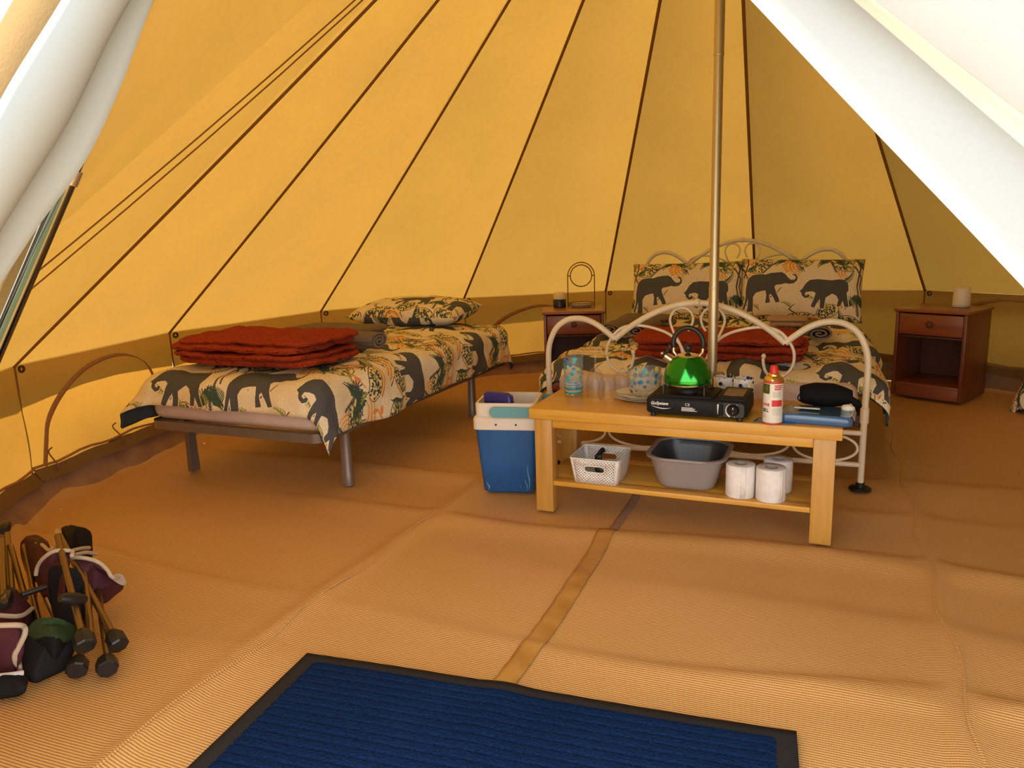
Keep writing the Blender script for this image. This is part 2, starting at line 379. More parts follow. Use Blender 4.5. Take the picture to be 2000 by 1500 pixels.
k.link(k.mix(k.ramp(thr, [(0.12, 0.0), (0.62, 1.0)]), (0.34, 0.145, 0.035), base), k.b.inputs['Base Color'])
k.link(k.bump(thr, 0.35, 0.002), k.b.inputs['Normal'])
SHEET = k.m
fb = MB(); st = 0.022; N = 252; vm = {}
cF, sF = math.cos(FROT), math.sin(FROT)
def fl2w(u, v): return u*cF-v*sF, u*sF+v*cF
U0, V0 = -3.1, -0.1
okc = {}
for i in range(N+1):
    for j in range(N+1):
        u, v = U0+i*st, V0+j*st; x, y = fl2w(u, v); d = inside_dist(x, y)
        if d > -0.03:
            z = lowered(x, y)
            e = max(0.0, 0.10-d)/0.10; z = z*(1-e) + 0.055*e*e + 0.02*e*nz(x*5, y*5)
            vm[i, j] = fb.bm.verts.new((u, v, z))
for i in range(N):
    for j in range(N):
        q = [vm.get((i, j)), vm.get((i+1, j)), vm.get((i+1, j+1)), vm.get((i, j+1))]
        if all(q): fb.bm.faces.new(q)
floor = fb.build('floor', SHEET, None, 180, recalc=False); floor.rotation_euler = (0, 0, FROT); floor['kind'] = 'structure'; floor['label'] = 'tan woven groundsheet with fine ribs and soft creases'
def onfloor(u, v, dz=0.0):
    x, y = fl2w(u, v); return Vector((u, v, lowered(x, y)+dz))
for u0, r in ((-1.33, 0.004), (0.335, 0.0035)):
    MB().tube([onfloor(u0+0.012*math.sin(t*0.2*3), 0.75+t*0.05, 0.001) for t in range(84)], r, 6, flat=0.5).build('floor_seam', SHEET, floor)
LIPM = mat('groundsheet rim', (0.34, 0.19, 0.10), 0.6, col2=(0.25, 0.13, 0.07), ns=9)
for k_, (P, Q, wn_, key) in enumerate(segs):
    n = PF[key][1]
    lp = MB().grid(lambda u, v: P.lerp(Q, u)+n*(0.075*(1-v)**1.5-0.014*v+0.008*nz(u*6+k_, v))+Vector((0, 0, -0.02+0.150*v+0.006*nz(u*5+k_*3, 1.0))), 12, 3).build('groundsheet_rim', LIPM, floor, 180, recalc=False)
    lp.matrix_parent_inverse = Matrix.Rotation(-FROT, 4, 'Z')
# field outside
GRASS = mat('grass field', (0.13, 0.155, 0.085), 0.9, col2=(0.17, 0.18, 0.10), ns=3, bump=0.6, bs=40)
g = MB().grid(lambda u, v: (CX-30+60*u, CY-30+60*v, -0.045+0.03*nz(u*40, v*40)), 60, 60).build('ground', GRASS, None, 180, recalc=False); g['kind'] = 'structure'; g['label'] = 'grass field the tent is pitched on'

# tape along the floor join
TAPE = mat('brown parcel tape', (0.50, 0.25, 0.055), 0.42, col2=(0.38, 0.165, 0.03), ns=14, bump=0.25, bs=30, coat=0.12)
TAPE2 = mat('older grey tape', (0.36, 0.22, 0.14), 0.45, col2=(0.30, 0.18, 0.11), ns=14)
tp = MB().grid(lambda u, v: onfloor(-0.667+0.058*(v-0.5)+0.012*math.sin(u*3)+0.003*nz(u*30, v), 1.40+1.03*u, 0.0028+0.0012*nz(u*40, v*6)), 90, 5).build('floor_tape', TAPE, None, 180, thick=0.0012, off=1)
tp.rotation_euler = (0, 0, FROT); tag(tp, 'strip of glossy brown tape stuck along the groundsheet join, from mat to table', 'tape')
t2 = MB().grid(lambda u, v: onfloor(-0.654+0.034*(v-0.5), 2.40+0.75*u, 0.0018), 60, 3).build('tape_end', TAPE2, tp, 180, thick=0.001, off=1, label='duller greyish end of the tape under the table')

# ---------------------------------------------------------------- tent poles and door flaps
pole = thing('tent_pole', 'tall steel centre pole standing between the coffee table and double bed', 'pole', (CX, CY, 0))
MB().tube([(0, 0, -0.005), (0, 0, 0.80)], 0.0185, 20).build('lower_tube', STEEL, pole)
MB().tube([(0, 0, 0.80), (0, 0, 1.64)], 0.0175, 20).build('upper_tube', STEEL, pole)
MB().tube([(0, 0, 1.64), (0, 0, 2.91)], 0.0185, 20).build('upper_tube', STEEL, pole)
for z in (0.80, 1.64): MB().tube([(0, 0, z-0.004), (0, 0, z), (0, 0, z+0.004)], [0.0186, 0.0196, 0.0186], 20).build('joint_collar', STEEL, pole)
MB().lathe([(0.03, 0), (0.03, 0.006), (0.02, 0.012)], 20).build('foot_plate', STEEL, pole)
dp = thing('door_pole', 'slanting chrome pole of the door frame at the left edge', 'pole', FOOT_L)
MB().tube([Vector((0, 0, 0.0)), (DOOR_TOP-FOOT_L)*0.60], 0.0115, 16).build('lower_tube', CHROME, dp)
MB().tube([(DOOR_TOP-FOOT_L)*0.60, (DOOR_TOP-FOOT_L)*0.99], 0.0100, 16).build('upper_tube', CHROME, dp)
MB().tube([(DOOR_TOP-FOOT_L)*0.594, (DOOR_TOP-FOOT_L)*0.604], 0.0135, 16).build('joint_collar', STEEL, dp)

fl = thing('door_flap', 'rolled pale grey door flap hanging beside the left door pole', 'tent flap', FOOT_L)
OF = -FOOT_L
ROLL = [(-0.307, 1.071, 1.639), (-0.408, 1.061, 1.497), (-0.514, 1.05, 1.349), (-0.588, 1.043, 1.244), (-0.663, 1.036, 1.139), (-0.785, 1.023, 0.967), (-0.931, 1.009, 0.762), (-1.033, 0.998, 0.619)]
SVO = [(-0.44, 1.187, 1.582), (-0.549, 1.17, 1.382), (-0.625, 1.158, 1.245), (-0.703, 1.146, 1.103), (-0.784, 1.133, 0.956), (-0.867, 1.121, 0.806), (-0.996, 1.101, 0.57)]
SVI = [(-0.386, 1.175, 1.575), (-0.494, 1.158, 1.378), (-0.568, 1.147, 1.241), (-0.645, 1.135, 1.101), (-0.724, 1.123, 0.956), (-0.806, 1.111, 0.806), (-0.933, 1.091, 0.573)]
SR = [(-0.304, 1.128, 1.67), (-0.383, 1.116, 1.519), (-0.473, 1.104, 1.362), (-0.535, 1.095, 1.239), (-0.59, 1.088, 1.149), (-0.651, 1.082, 1.071), (-0.714, 1.076, 0.992), (-0.833, 1.064, 0.848), (-0.997, 1.051, 0.673)]
SL = [(-0.37, 1.105, 1.672), (-0.457, 1.09, 1.521), (-0.554, 1.075, 1.365), (-0.629, 1.065, 1.242), (-0.704, 1.058, 1.144), (-0.746, 1.053, 1.081), (-0.806, 1.05, 1.006), (-0.92, 1.04, 0.851), (-1.071, 1.03, 0.676)]
SI = [(-0.317, 1.10, 1.664), (-0.423, 1.09, 1.516), (-0.533, 1.08, 1.361), (-0.611, 1.075, 1.253), (-0.69, 1.065, 1.142), (-0.817, 1.052, 0.964), (-0.969, 1.04, 0.751)]
SO = [(-0.444, 1.163, 1.693), (-0.556, 1.151, 1.538), (-0.673, 1.138, 1.377), (-0.755, 1.129, 1.264), (-0.838, 1.12, 1.15), (-0.972, 1.105, 0.965), (-1.132, 1.087, 0.744)]
def strip(mb, A, B, nv=8, bulge=0.0, dirn=Vector((0, -1, 0))):
    a, b = spline(A, 5), spline(B, 5); n = min(len(a), len(b))-1
    ia = lambda P, u: P[int(round(u*(len(P)-1)))]
    return mb.grid(lambda u, v: ia(a, u).lerp(ia(b, u), v)+dirn*bulge*math.sin(PI*v), n, nv)
rp_ = [Vector(p)+OF for p in spline(ROLL, 6)]
MB().tube(rp_, [0.034+0.003*math.sin(i*0.4) for i in range(len(rp_))], 22).build('flap_roll', FLAP_THICK, fl)
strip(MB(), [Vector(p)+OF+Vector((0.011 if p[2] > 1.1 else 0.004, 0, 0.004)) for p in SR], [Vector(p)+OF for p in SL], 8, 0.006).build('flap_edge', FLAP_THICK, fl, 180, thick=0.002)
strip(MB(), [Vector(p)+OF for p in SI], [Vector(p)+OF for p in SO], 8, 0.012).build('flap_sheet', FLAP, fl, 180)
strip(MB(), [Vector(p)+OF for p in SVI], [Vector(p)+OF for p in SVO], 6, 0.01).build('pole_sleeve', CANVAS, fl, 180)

fr = thing('door_flap', 'bright white door flap folded open across the upper right', 'tent flap', FOOT_R)
OF = -FOOT_R
RE = [(-0.1, 1.108, 1.764), (0.071, 0.987, 1.531), (0.216, 0.883, 1.331), (0.261, 0.851, 1.271), (0.323, 0.807, 1.185), (0.381, 0.765, 1.105), (0.436, 0.726, 1.03), (0.487, 0.69, 0.96), (0.581, 0.623, 0.831), (0.716, 0.527, 0.647)]
LE = [(0.033, 0.971, 1.585), (0.205, 0.879, 1.412), (0.357, 0.798, 1.259), (0.412, 0.769, 1.203), (0.491, 0.727, 1.123), (0.61, 0.662, 1.002), (0.738, 0.594, 0.874)]
LB = [(0.083, 1.011, 1.595), (0.23, 0.919, 1.419), (0.36, 0.838, 1.264), (0.408, 0.808, 1.207), (0.475, 0.766, 1.126), (0.579, 0.701, 1.003), (0.689, 0.632, 0.871)]
FAR = [(0.682, 1.14, 2.22), (0.769, 1.013, 1.958), (0.863, 0.871, 1.668), (0.921, 0.782, 1.486), (0.971, 0.703, 1.328), (1.014, 0.634, 1.189), (1.073, 0.536, 0.993)]
up_ = Vector((0.10, 0.05, 0.10))
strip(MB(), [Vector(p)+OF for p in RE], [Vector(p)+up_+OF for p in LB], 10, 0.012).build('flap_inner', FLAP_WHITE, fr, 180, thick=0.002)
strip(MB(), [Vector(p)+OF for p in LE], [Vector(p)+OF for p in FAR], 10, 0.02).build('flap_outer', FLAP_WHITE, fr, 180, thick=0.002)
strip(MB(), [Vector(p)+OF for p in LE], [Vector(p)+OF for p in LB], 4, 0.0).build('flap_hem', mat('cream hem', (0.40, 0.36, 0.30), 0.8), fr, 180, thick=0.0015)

# ================================================================ printed bed linen
TW, TH = 0.69, 0.62            # repeat of the print in metres
PX = 1000.0                    # print resolution, dots per metre
def make_print():
    Wp, Hp = int(TW*PX), int(TH*PX); rng = np.random.RandomState(7)
    C = np.zeros((Hp, Wp, 3), np.float32); C[:] = (0.80, 0.70, 0.50)
    yy, xx = np.mgrid[0:Hp, 0:Wp]
    # scribbled bark lines on the cream ground
    ph = np.zeros((Hp, Wp))
    for q in range(6):
        kx, ky = rng.randint(-5, 6), rng.randint(-5, 6)
        ph += np.sin(2*PI*(kx*xx/Wp+ky*yy/Hp)+rng.rand()*6)*1.0
    t = np.abs((ph*2.2) % 1.0-0.5); C[t < 0.035] = (0.42, 0.29, 0.17)
    def put(ix, iy, mk, col):
        C[iy[mk] % Hp, ix[mk] % Wp] = col
    def poly(pts, col):
        P = np.array(pts)*PX; x0, y0 = np.floor(P.min(0)).astype(int); x1, y1 = np.ceil(P.max(0)).astype(int)
        iy, ix = np.mgrid[y0:y1+1, x0:x1+1]; mk = np.zeros(ix.shape, bool)
        for (ax, ay), (bx, by) in zip(P, np.roll(P, -1, 0)):
            if ay == by: continue
            c = ((ay > iy) != (by > iy)) & (ix < (bx-ax)*(iy-ay)/(by-ay)+ax); mk ^= c
        put(ix, iy, mk, col)
    def stroke(pts, w, col, w2=None):
        P = np.array(pts)*PX; w = w*PX; w2 = w if w2 is None else w2*PX
        for q in range(len(P)-1):
            a, b = P[q], P[q+1]; ww = w+(w2-w)*q/max(1, len(P)-1); mx = ww+1
            x0, y0 = np.floor(np.minimum(a, b)-mx).astype(int); x1, y1 = np.ceil(np.maximum(a, b)+mx).astype(int)
            iy, ix = np.mgrid[y0:y1+1, x0:x1+1]; d = b-a; L = max(1e-6, d @ d)
            tt = np.clip(((ix-a[0])*d[0]+(iy-a[1])*d[1])/L, 0, 1)
            put(ix, iy, np.hypot(ix-a[0]-tt*d[0], iy-a[1]-tt*d[1]) < ww/2, col)
    def blob(x, y, rx, ry, col, ang=0):
        c, s = math.cos(ang), math.sin(ang)
        poly([(x+rx*math.cos(a)*c-ry*math.sin(a)*s, y+rx*math.cos(a)*s+ry*math.sin(a)*c) for a in np.linspace(0, 2*PI, 14)[:-1]], col)
    ELE = (0.075, 0.075, 0.080); GRN = (0.035, 0.075, 0.055); ORG = (0.72, 0.26, 0.06); OLV = (0.30, 0.32, 0.07); BRN = (0.10, 0.075, 0.055); SLT = (0.05, 0.07, 0.085); YEL = (0.78, 0.60, 0.22)
    def frond(x, y, ang, L, n=13, col=GRN, w=0.007, lf=0.32):
        ax = [(x+L*t*math.cos(ang+0.5*t), y+L*t*math.sin(ang+0.5*t)) for t in np.linspace(0, 1, n)]
        stroke(ax, 0.005, BRN)
        for i, (px, py) in enumerate(ax[1:]):
            r = lf*L*(1.05-i/n)
            for sd in (-1, 1):
                b = ang+0.5*i/n+sd*0.75; stroke([(px, py), (px+r*0.6*math.cos(b), py+r*0.6*math.sin(b)), (px+r*math.cos(b-sd*0.25), py+r*math.sin(b-sd*0.25))], w, col, w*0.3)
    def leopard(x, y, rx, ry, ang=0.0):
        blob(x, y, rx+0.004, ry+0.004, BRN, ang); blob(x, y, rx, ry, (0.80, 0.64, 0.30), ang)
        for q in range(int(rx*ry*26000)):
            a = rng.rand()*6.28; r = math.sqrt(rng.rand())*0.88
            px, py = rx*r*math.cos(a), ry*r*math.sin(a)
            blob(x+px*math.cos(ang)-py*math.sin(ang), y+px*math.sin(ang)+py*math.cos(ang), 0.006, 0.0045, SLT if rng.rand() < 0.7 else OLV, rng.rand()*3)
    def zebra(x, y, r, a0, a1, n=7):
        for q in range(n):
            rr = r*(0.35+0.65*q/n); stroke([(x+rr*math.cos(a), y+rr*math.sin(a)*0.8) for a in np.linspace(a0, a1, 9)], 0.009, ORG if q % 2 else YEL, 0.004)
    zebra(0.22, 0.44, 0.12, -1.2, 1.4, 8); zebra(0.44, 0.54, 0.11, 0.6, 3.4, 8); zebra(0.62, 0.36, 0.09, 1.2, 4.0, 7); zebra(0.13, 0.02, 0.10, 0.4, 2.9, 7); zebra(0.10, 0.50, 0.13, 0.2, 2.6); zebra(0.56, 0.46, 0.12, -0.3, 2.2); zebra(0.36, 0.40, 0.10, 2.0, 4.4); zebra(0.02, 0.30, 0.10, -1.0, 1.2)
    leopard(0.12, 0.41, 0.07, 0.045, 0.8); leopard(0.56, 0.42, 0.075, 0.04, -0.6); leopard(0.36, 0.45, 0.06, 0.05, 1.2); leopard(0.34, 0.06, 0.10, 0.045, 0.15); leopard(0.62, 0.045, 0.07, 0.05, -0.4); leopard(0.24, 0.52, 0.08, 0.04, 0.6); leopard(0.47, 0.56, 0.07, 0.035, -0.5); leopard(0.04, 0.08, 0.05, 0.04)
    for x, y in ((0.28, 0.42), (0.44, 0.47), (0.05, 0.43), (0.60, 0.56), (0.17, 0.58), (0.36, 0.52)):
        for q in range(4): blob(x+rng.uniform(-.03, .03), y+rng.uniform(-.02, .02), 0.016, 0.008, ORG, rng.rand()*3)
        stroke([(x-.03, y), (x, y+.012), (x+.034, y+.03)], 0.008, ORG, 0.002)
    stroke([(0.015, 0.33), (0.04, 0.42), (0.03, 0.50), (0.08, 0.60)], 0.010, BRN, 0.006); stroke([(0.62, 0.50), (0.67, 0.40), (0.655, 0.28), (0.675, 0.18)], 0.011, BRN, 0.007)
    def palm(x, y, R, trunk):
        stroke(trunk, 0.007, BRN, 0.010)
        for i in range(len(trunk)-1):
            (ax, ay), (bx, by) = trunk[i], trunk[i+1]
            for t in np.linspace(0, 1, 7): stroke([(ax+(bx-ax)*t-.010, ay+(by-ay)*t+.006), (ax+(bx-ax)*t, ay+(by-ay)*t), (ax+(bx-ax)*t+.010, ay+(by-ay)*t+.006)], 0.003, SLT, 0.001)
        for q in range(11):
            a = -0.35+q*(PI+0.7)/10; tip = (x+R*math.cos(a), y+R*0.55*math.sin(a)-R*0.55*abs(math.cos(a))**1.5)
            mid = (x+R*0.6*math.cos(a), y+R*0.62*math.sin(a)+R*0.05)
            ax = [(x, y), mid, tip]; stroke(ax, 0.008, GRN if q % 3 else SLT, 0.002)
            for t in np.linspace(0.15, 1, 9):
                px = (1-t)**2*x+2*t*(1-t)*mid[0]+t*t*tip[0]; py = (1-t)**2*y+2*t*(1-t)*mid[1]+t*t*tip[1]
                stroke([(px, py), (px+0.012*math.cos(a), py-R*0.42*(1-0.5*t))], 0.0042, GRN if (q+int(t*9)) % 4 else (0.06, 0.12, 0.05), 0.001)
    palm(0.27, 0.455, 0.062, [(0.124, 0.345), (0.18, 0.405), (0.235, 0.448), (0.268, 0.455)])
    palm(0.508, 0.450, 0.066, [(0.535, 0.36), (0.515, 0.41), (0.508, 0.45)])
    palm(0.655, 0.185, 0.055, [(0.665, 0.10), (0.66, 0.15), (0.655, 0.185)])
    stroke([(0.540, 0.45), (0.60, 0.435), (0.645, 0.39), (0.678, 0.34), (0.672, 0.28), (0.684, 0.24)], 0.010, BRN, 0.006)
    stroke([(-0.02, 0.42), (0.015, 0.375), (0.042, 0.31)], 0.010, BRN, 0.005)
    for x, y, a, L in ((0.02, 0.40, 2.2, 0.10), (0.03, 0.37, 0.2, 0.08), (0.41, 0.16, 0.6, 0.08), (0.20, 0.58, -0.3, 0.12), (0.55, 0.02, 1.0, 0.10), (0.02, 0.16, 1.9, 0.09), (0.05, 0.13, 1.2, 0.08), (0.40, 0.56, 2.0, 0.11)): frond(x, y, a, L, 13, GRN, 0.004, 0.42)
    for q in range(46):
        x, y = rng.rand()*TW, rng.rand()*TH
        if 0.09 < y < 0.36 and q % 3: continue
        kind = q % 4
        if kind == 0: frond(x, y, rng.rand()*6.28, 0.05+0.03*rng.rand(), 6, OLV, 0.005)
        elif kind == 1: stroke([(x, y), (x+rng.uniform(-.05, .05), y+.03), (x+rng.uniform(-.07, .07), y+.06)], 0.007, BRN, 0.002)
        elif kind == 2: blob(x, y, 0.012+0.01*rng.rand(), 0.006, YEL if q % 8 < 4 else ORG, rng.rand()*3)
        else:
            for j in range(5): stroke([(x, y), (x+.03*math.cos(j*.5+q), y+.03*math.sin(j*.5+q))], 0.005, SLT, 0.002)
    leopard(0.50, 0.12, 0.06, 0.035, 0.3); leopard(0.16, 0.05, 0.07, 0.035, 0.1); zebra(0.42, 0.03, 0.08, 0.3, 2.8, 5)
    for x, y in ((0.12, 0.12), (0.30, 0.13), (0.50, 0.13), (0.64, 0.15)): frond(x, y, 1.2+rng.rand(), 0.06, 7, OLV, 0.005)
    E1 = [(940,370),(950,350),(985,330),(1040,325),(1080,330),(1110,320),(1150,315),(1195,312),(1220,325),(1245,355),(1265,370),(1290,368),(1300,350),(1285,335),(1275,335),(1278,325),(1300,330),(1312,350),(1308,375),(1285,395),(1255,398),(1225,393),(1200,400),(1160,405),(1150,420),(1165,460),(1185,500),(1195,525),(1165,530),(1150,500),(1125,470),(1115,480),(1125,530),(1090,535),(1095,480),(1085,445),(1050,450),(1015,460),(995,490),(1000,545),(1000,590),(955,590),(960,545),(955,500),(945,540),(935,575),(915,570),(930,530),(935,490),(930,440),(935,400)]
    E2 = [(1665,330),(1640,310),(1600,310),(1550,318),(1500,315),(1450,312),(1400,318),(1370,345),(1350,380),(1330,400),(1345,410),(1350,430),(1375,448),(1400,440),(1405,425),(1392,420),(1380,430),(1368,420),(1375,405),(1400,400),(1425,398),(1445,410),(1435,450),(1415,500),(1440,510),(1460,470),(1478,450),(1480,512),(1508,512),(1515,440),(1560,410),(1590,425),(1605,450),(1595,495),(1620,495),(1635,455),(1650,495),(1680,495),(1668,440),(1660,400),(1672,380),(1670,350)]
    cv = lambda E, dy=0: [((px-890)*0.000775, 0.10+dy+(600-py)*0.00089) for px, py in E]
    for E, dy in ((E1, 0.0), (E2, -0.045)):
        Q = cv(E, dy); stroke(Q+Q[:1], 0.008, (0.80, 0.70, 0.50)); poly(Q, ELE)
    frond(0.20, 0.31, 2.7, 0.10, 9, (0.06, 0.11, 0.06), 0.005); frond(0.57, 0.30, 0.4, 0.09, 9, (0.06, 0.11, 0.06), 0.005)
    C = np.clip(C*(1+0.05*rng.randn(Hp, Wp, 1)), 0, 1)
    srgb = np.where(C <= 0.0031308, C*12.92, 1.055*C**(1/2.4)-0.055)
    im = bpy.data.images.new('printed_pattern', Wp, Hp, alpha=False)
    buf = np.ones((Hp, Wp, 4), np.float32); buf[..., :3] = srgb; im.pixels.foreach_set(buf.ravel()); im.update(); im.pack()
    return im
PRINT = make_print()
k = NT('elephant print cotton'); k.b.inputs['Roughness'].default_value = 0.85
uvn = k.add('ShaderNodeUVMap'); ti = k.add('ShaderNodeTexImage'); ti.image = PRINT; ti.extension = 'REPEAT'; k.link(uvn.outputs[0], ti.inputs[0]); k.link(ti.outputs[0], k.b.inputs['Base Color'])
nb = k.add('ShaderNodeTexNoise'); k.link(k.coord(), nb.inputs['Vector']); nb.inputs['Scale'].default_value = 22; nb.inputs['Detail'].default_value = 4; k.link(k.bump(nb.outputs['Fac'], 0.35, 0.012), k.b.inputs['Normal'])
LINEN = k.m
SLATE = mat('slate grey cotton', (0.045, 0.055, 0.065), 0.85)
SHEETM = mat('pale pink sheet', (0.62, 0.50, 0.46), 0.85, col2=(0.56, 0.45, 0.41), ns=12, bump=0.2, bs=300)
BEDGREY = mat('grey brown painted steel', (0.20, 0.155, 0.125), 0.38, 0.35)
CREAMM = mat('cream painted metal', (0.78, 0.68, 0.52), 0.35, coat=0.3)
RAIL = mat('dark bed rail', (0.05, 0.03, 0.025), 0.5)
BLACKP = mat('black plastic', (0.010, 0.010, 0.011), 0.4)

def drape(parent, x0, x1, y0, y1, zt, dl, dr, df, db, rr, corner=None, amp=0.012, seed=0, puff=0.02, kout=0.08, ushift=0.0, vshift=0.0, name='duvet_cover', st=0.017):
    W_, L_ = x1-x0, y1-y0
    def fold(s, t):
        wob = 0.018*nz(s*5, t*5, seed+9)
        a = -min(0, s) if s < 0 else max(0, s-W_); b = -min(0, t) if t < 0 else max(0, t-L_)
        px = x0+min(max(s, 0), W_); py = y0+min(max(t, 0), L_)
        sxg = -1 if s < 0 else 1; syg = -1 if t < 0 else 1
        r = math.hypot(a, b)
        nx = amp*nz(s*7, t*7, seed)*1.0 + amp*0.9*nz(s*2.7, t*2.7, seed+5) + amp*0.5*nz(s*16, t*16, seed+2)
        if r < 1e-6:
            ed = min(s, W_-s, t, L_-t); return Vector((px, py, zt+nx+puff*(1-math.exp(-ed*6))))
        dx, dy = a/r*sxg, b/r*syg
        kk = kout
        if corner and a > 0 and b > 0:
            kc = corner.get((sxg, syg))
            if kc: kk = kout+(kc-kout)*2*min(a, b)/(a+b)
        q = rr*PI/2
        if r < q: o, d = rr*math.sin(r/rr), rr*(1-math.cos(r/rr)); nvz = math.cos(r/rr); nvo = math.sin(r/rr)
        else:
            e = (r-q)*(1+wob*7); o, d = rr+e*kk, rr+e*math.sqrt(max(0, 1-kk*kk)); nvz, nvo = 0.1, 1.0
        o += nx*nvo + (0.012*math.sin(s*15+seed)*(b > 0)+0.012*math.sin(t*13+seed)*(a > 0))*min(1, r/0.2)
        return Vector((px+dx*o, py+dy*o, zt-d+nx*nvz))
    S0, S1, T0, T1 = -dl, W_+dr, -df, L_+db
    nu, nv = int((S1-S0)/st), int((T1-T0)/st)
    mb = MB(uv=True)
    mb.grid(lambda u, v: fold(S0+(S1-S0)*u, T0+(T1-T0)*v), nu, nv, uv=lambda u, v: ((S0+(S1-S0)*u+ushift)/TW/1.14, (T0+(T1-T0)*v+vshift)/TH/1.14))
    return mb.build(name, [LINEN, SLATE], parent, 180, recalc=False, thick=0.012, off=-1)

def cushion(name, parent, w, h, th, M, us=0.0, vs=0.0, seed=0, back=1):
    def prof(u, v, sg):
        x, y = 2*u-1, 2*v-1
        e = max(0.0, (1-abs(x)**3.2))*max(0.0, (1-abs(y)**3.0)); t = th/2*e**0.55
        pull = 1-0.035*(1-abs(y)**2)*abs(x)**6
        return Vector((x*w/2*pull, y*h/2*(1-0.03*(1-x*x)*abs(y)**6), sg*(t+0.006*nz(u*5, v*5, seed)*e**0.5+0.004*nz(u*13, v*13, seed)*e**0.3)))
    mb = MB(uv=True)
    mb.grid(lambda u, v: prof(u, v, 1), 34, 22, uv=lambda u, v: (u+us, (v*h+vs)/TH)); mb.grid(lambda u, v: prof(1-u, v, -1), 34, 22, uv=lambda u, v: (u+0.3, (v*h+0.2)/TH), mat=back)
    bmesh.ops.remove_doubles(mb.bm, verts=mb.bm.verts[:], dist=0.0008)
    return mb.build(name, [LINEN, SLATE], parent, 180, M=M)

def slab_stack(name, parent, material, x0, x1, y0, y1, z0, layers, seed=0, amp=0.006, fuzz=0.0018):
    """folded cloth: plump layers lying on each other"""
    mb = MB(); z = z0; W_, D_ = x1-x0, y1-y0
    nu, nv = max(16, int(W_/0.010)), max(12, int(D_/0.010))
    for li, h in enumerate(layers):
        sd = seed+li*3.7; ox, oy = 0.014*math.sin(li*2.1+seed), 0.012*math.cos(li*1.7+seed)
        ex, ey = min(14, 2*W_/h*0.55), min(12, 2*D_/h*0.55)
        def P(u, v, sg):
            x, y = 2*u-1, 2*v-1
            # more points near the rounded edges
            x = math.sin(x*PI/2)*0.35+x*0.65; y = math.sin(y*PI/2)*0.35+y*0.65
            e = max(0.0, 1-abs(x)**ex)*max(0.0, 1-abs(y)**ey); t = h/2*e**0.45
            r = 1-0.10*(abs(x)**6)*(abs(y)**6)
            wx = x*W_/2*r+amp*1.6*nz(y*2.5, li*3.1, sd)*abs(x); wy = y*D_/2*r+amp*1.6*nz(x*3.0, li*2.2, sd+7)*abs(y)
            hump = amp*(0.9*nz(wx*7, wy*7, sd)+0.5*nz(wx*17, wy*13, sd+1))
            f = fuzz*noise.noise(Vector((wx*130, wy*130, sg*3+sd)))
            return Vector(((x0+x1)/2+ox+wx+f, (y0+y1)/2+oy+wy+f, z+h/2+hump*(0.6+0.4*e)+sg*(t+f)))
        mb.grid(lambda u, v: P(u, v, 1), nu, nv); mb.grid(lambda u, v: P(1-u, v, -1), nu, nv)
        z += h*0.90
    bmesh.ops.remove_doubles(mb.bm, verts=mb.bm.verts[:], dist=0.0004)
    return mb.build(name, material, parent, 180)

def fuzzy(name, c1, c2, sc=160, b=1.0):
    return mat(name, c1, 0.95, col2=c2, ns=sc, detail=2, bump=b, bs=sc*0.9, sheen=0.0)
RUST = fuzzy('rust red fleece', (0.25, 0.028, 0.010), (0.35, 0.050, 0.017), 120, 1.0)
TOWEL = fuzzy('grey brown towelling', (0.155, 0.118, 0.098), (0.22, 0.17, 0.14), 260, 0.7)
TOWEL2 = fuzzy('mauve towelling', (0.42, 0.30, 0.26), (0.48, 0.35, 0.30), 260, 0.6)

def towel_roll(name, parent, axis_from, axis_to, rx, rz, turns=2.6, th=0.011, seed=0, material=TOWEL):
    A, B = Vector(axis_from), Vector(axis_to); d = (B-A).normalized(); side = Vector((0, 0, 1)).cross(d).normalized(); upv = Vector((0, 0, 1))
    n = int(turns*26); out, inn = [], []
    for i in range(n+1):
        a = 2*PI*turns*i/n; f = 1-(1-0.18)*i/n
        w = 1+0.03*math.sin(a*2.3+seed)
        for L, off in ((out, 0.0), (inn, th)):
            L.append((math.cos(a)*(rx*f*w-off), math.sin(a)*(rz*f*w-off*0.8)))
    loop = out+inn[::-1]; rings = []
    for q in range(13):
        f = q/12; c = A.lerp(B, f); s = 1+0.05*nz(f*5, seed)
        rings.append([c+side*x*s+upv*(z*s+0.004*nz(x*30, f*6, seed)) for x, z in loop])
    mb = MB(); mb.loft(rings, False, False)
    bm = mb.bm; vs = list(bm.verts); m_ = len(loop)
    for base, fl_ in ((0, False), (12*m_, True)):
        for i in range(n):
            q = [vs[base+i], vs[base+i+1], vs[base+m_-2-i], vs[base+m_-1-i]]
            try: bm.faces.new(q[::-1] if fl_ else q)
            except ValueError: pass
    return mb.build(name, material, parent, 50)

# ---------------------------------------------------------------- single bed
SB = (-1.6127, 3.257, -0.406); SW, SLn, SHt = 0.923, 1.884, 0.273
sb = thing('single_bed', 'low single bed with grey steel frame against the left wall', 'bed', (SB[0], SB[1], 0), SB[2])
mb = MB()
per = rrect(SW/2, SLn/2, SW, SLn, 0.06, 0, 6)
inn_ = rrect(SW/2, SLn/2, SW-0.06, SLn-0.06, 0.04, 0, 6)
mb.loft([[(x, y, SHt-0.038) for x, y, z in inn_], [(x, y, SHt-0.038) for x, y, z in per], [(x, y, SHt) for x, y, z in per], [(x, y, SHt) for x, y, z in inn_], [(x, y, SHt-0.038) for x, y, z in inn_]], False, False)
mb.build('frame', BEDGREY, sb)
for i in range(12):
    y = 0.12+i*0.15; MB().grid(lambda u, v: (0.03+0.86*u, y+0.06*v, SHt-0.012+0.012*math.sin(PI*u)), 8, 1).build('slat', mat('birch slat', (0.5, 0.36, 0.2), 0.5) if i == 0 else bpy.data.materials['birch slat'], sb, thick=0.008, off=-1)
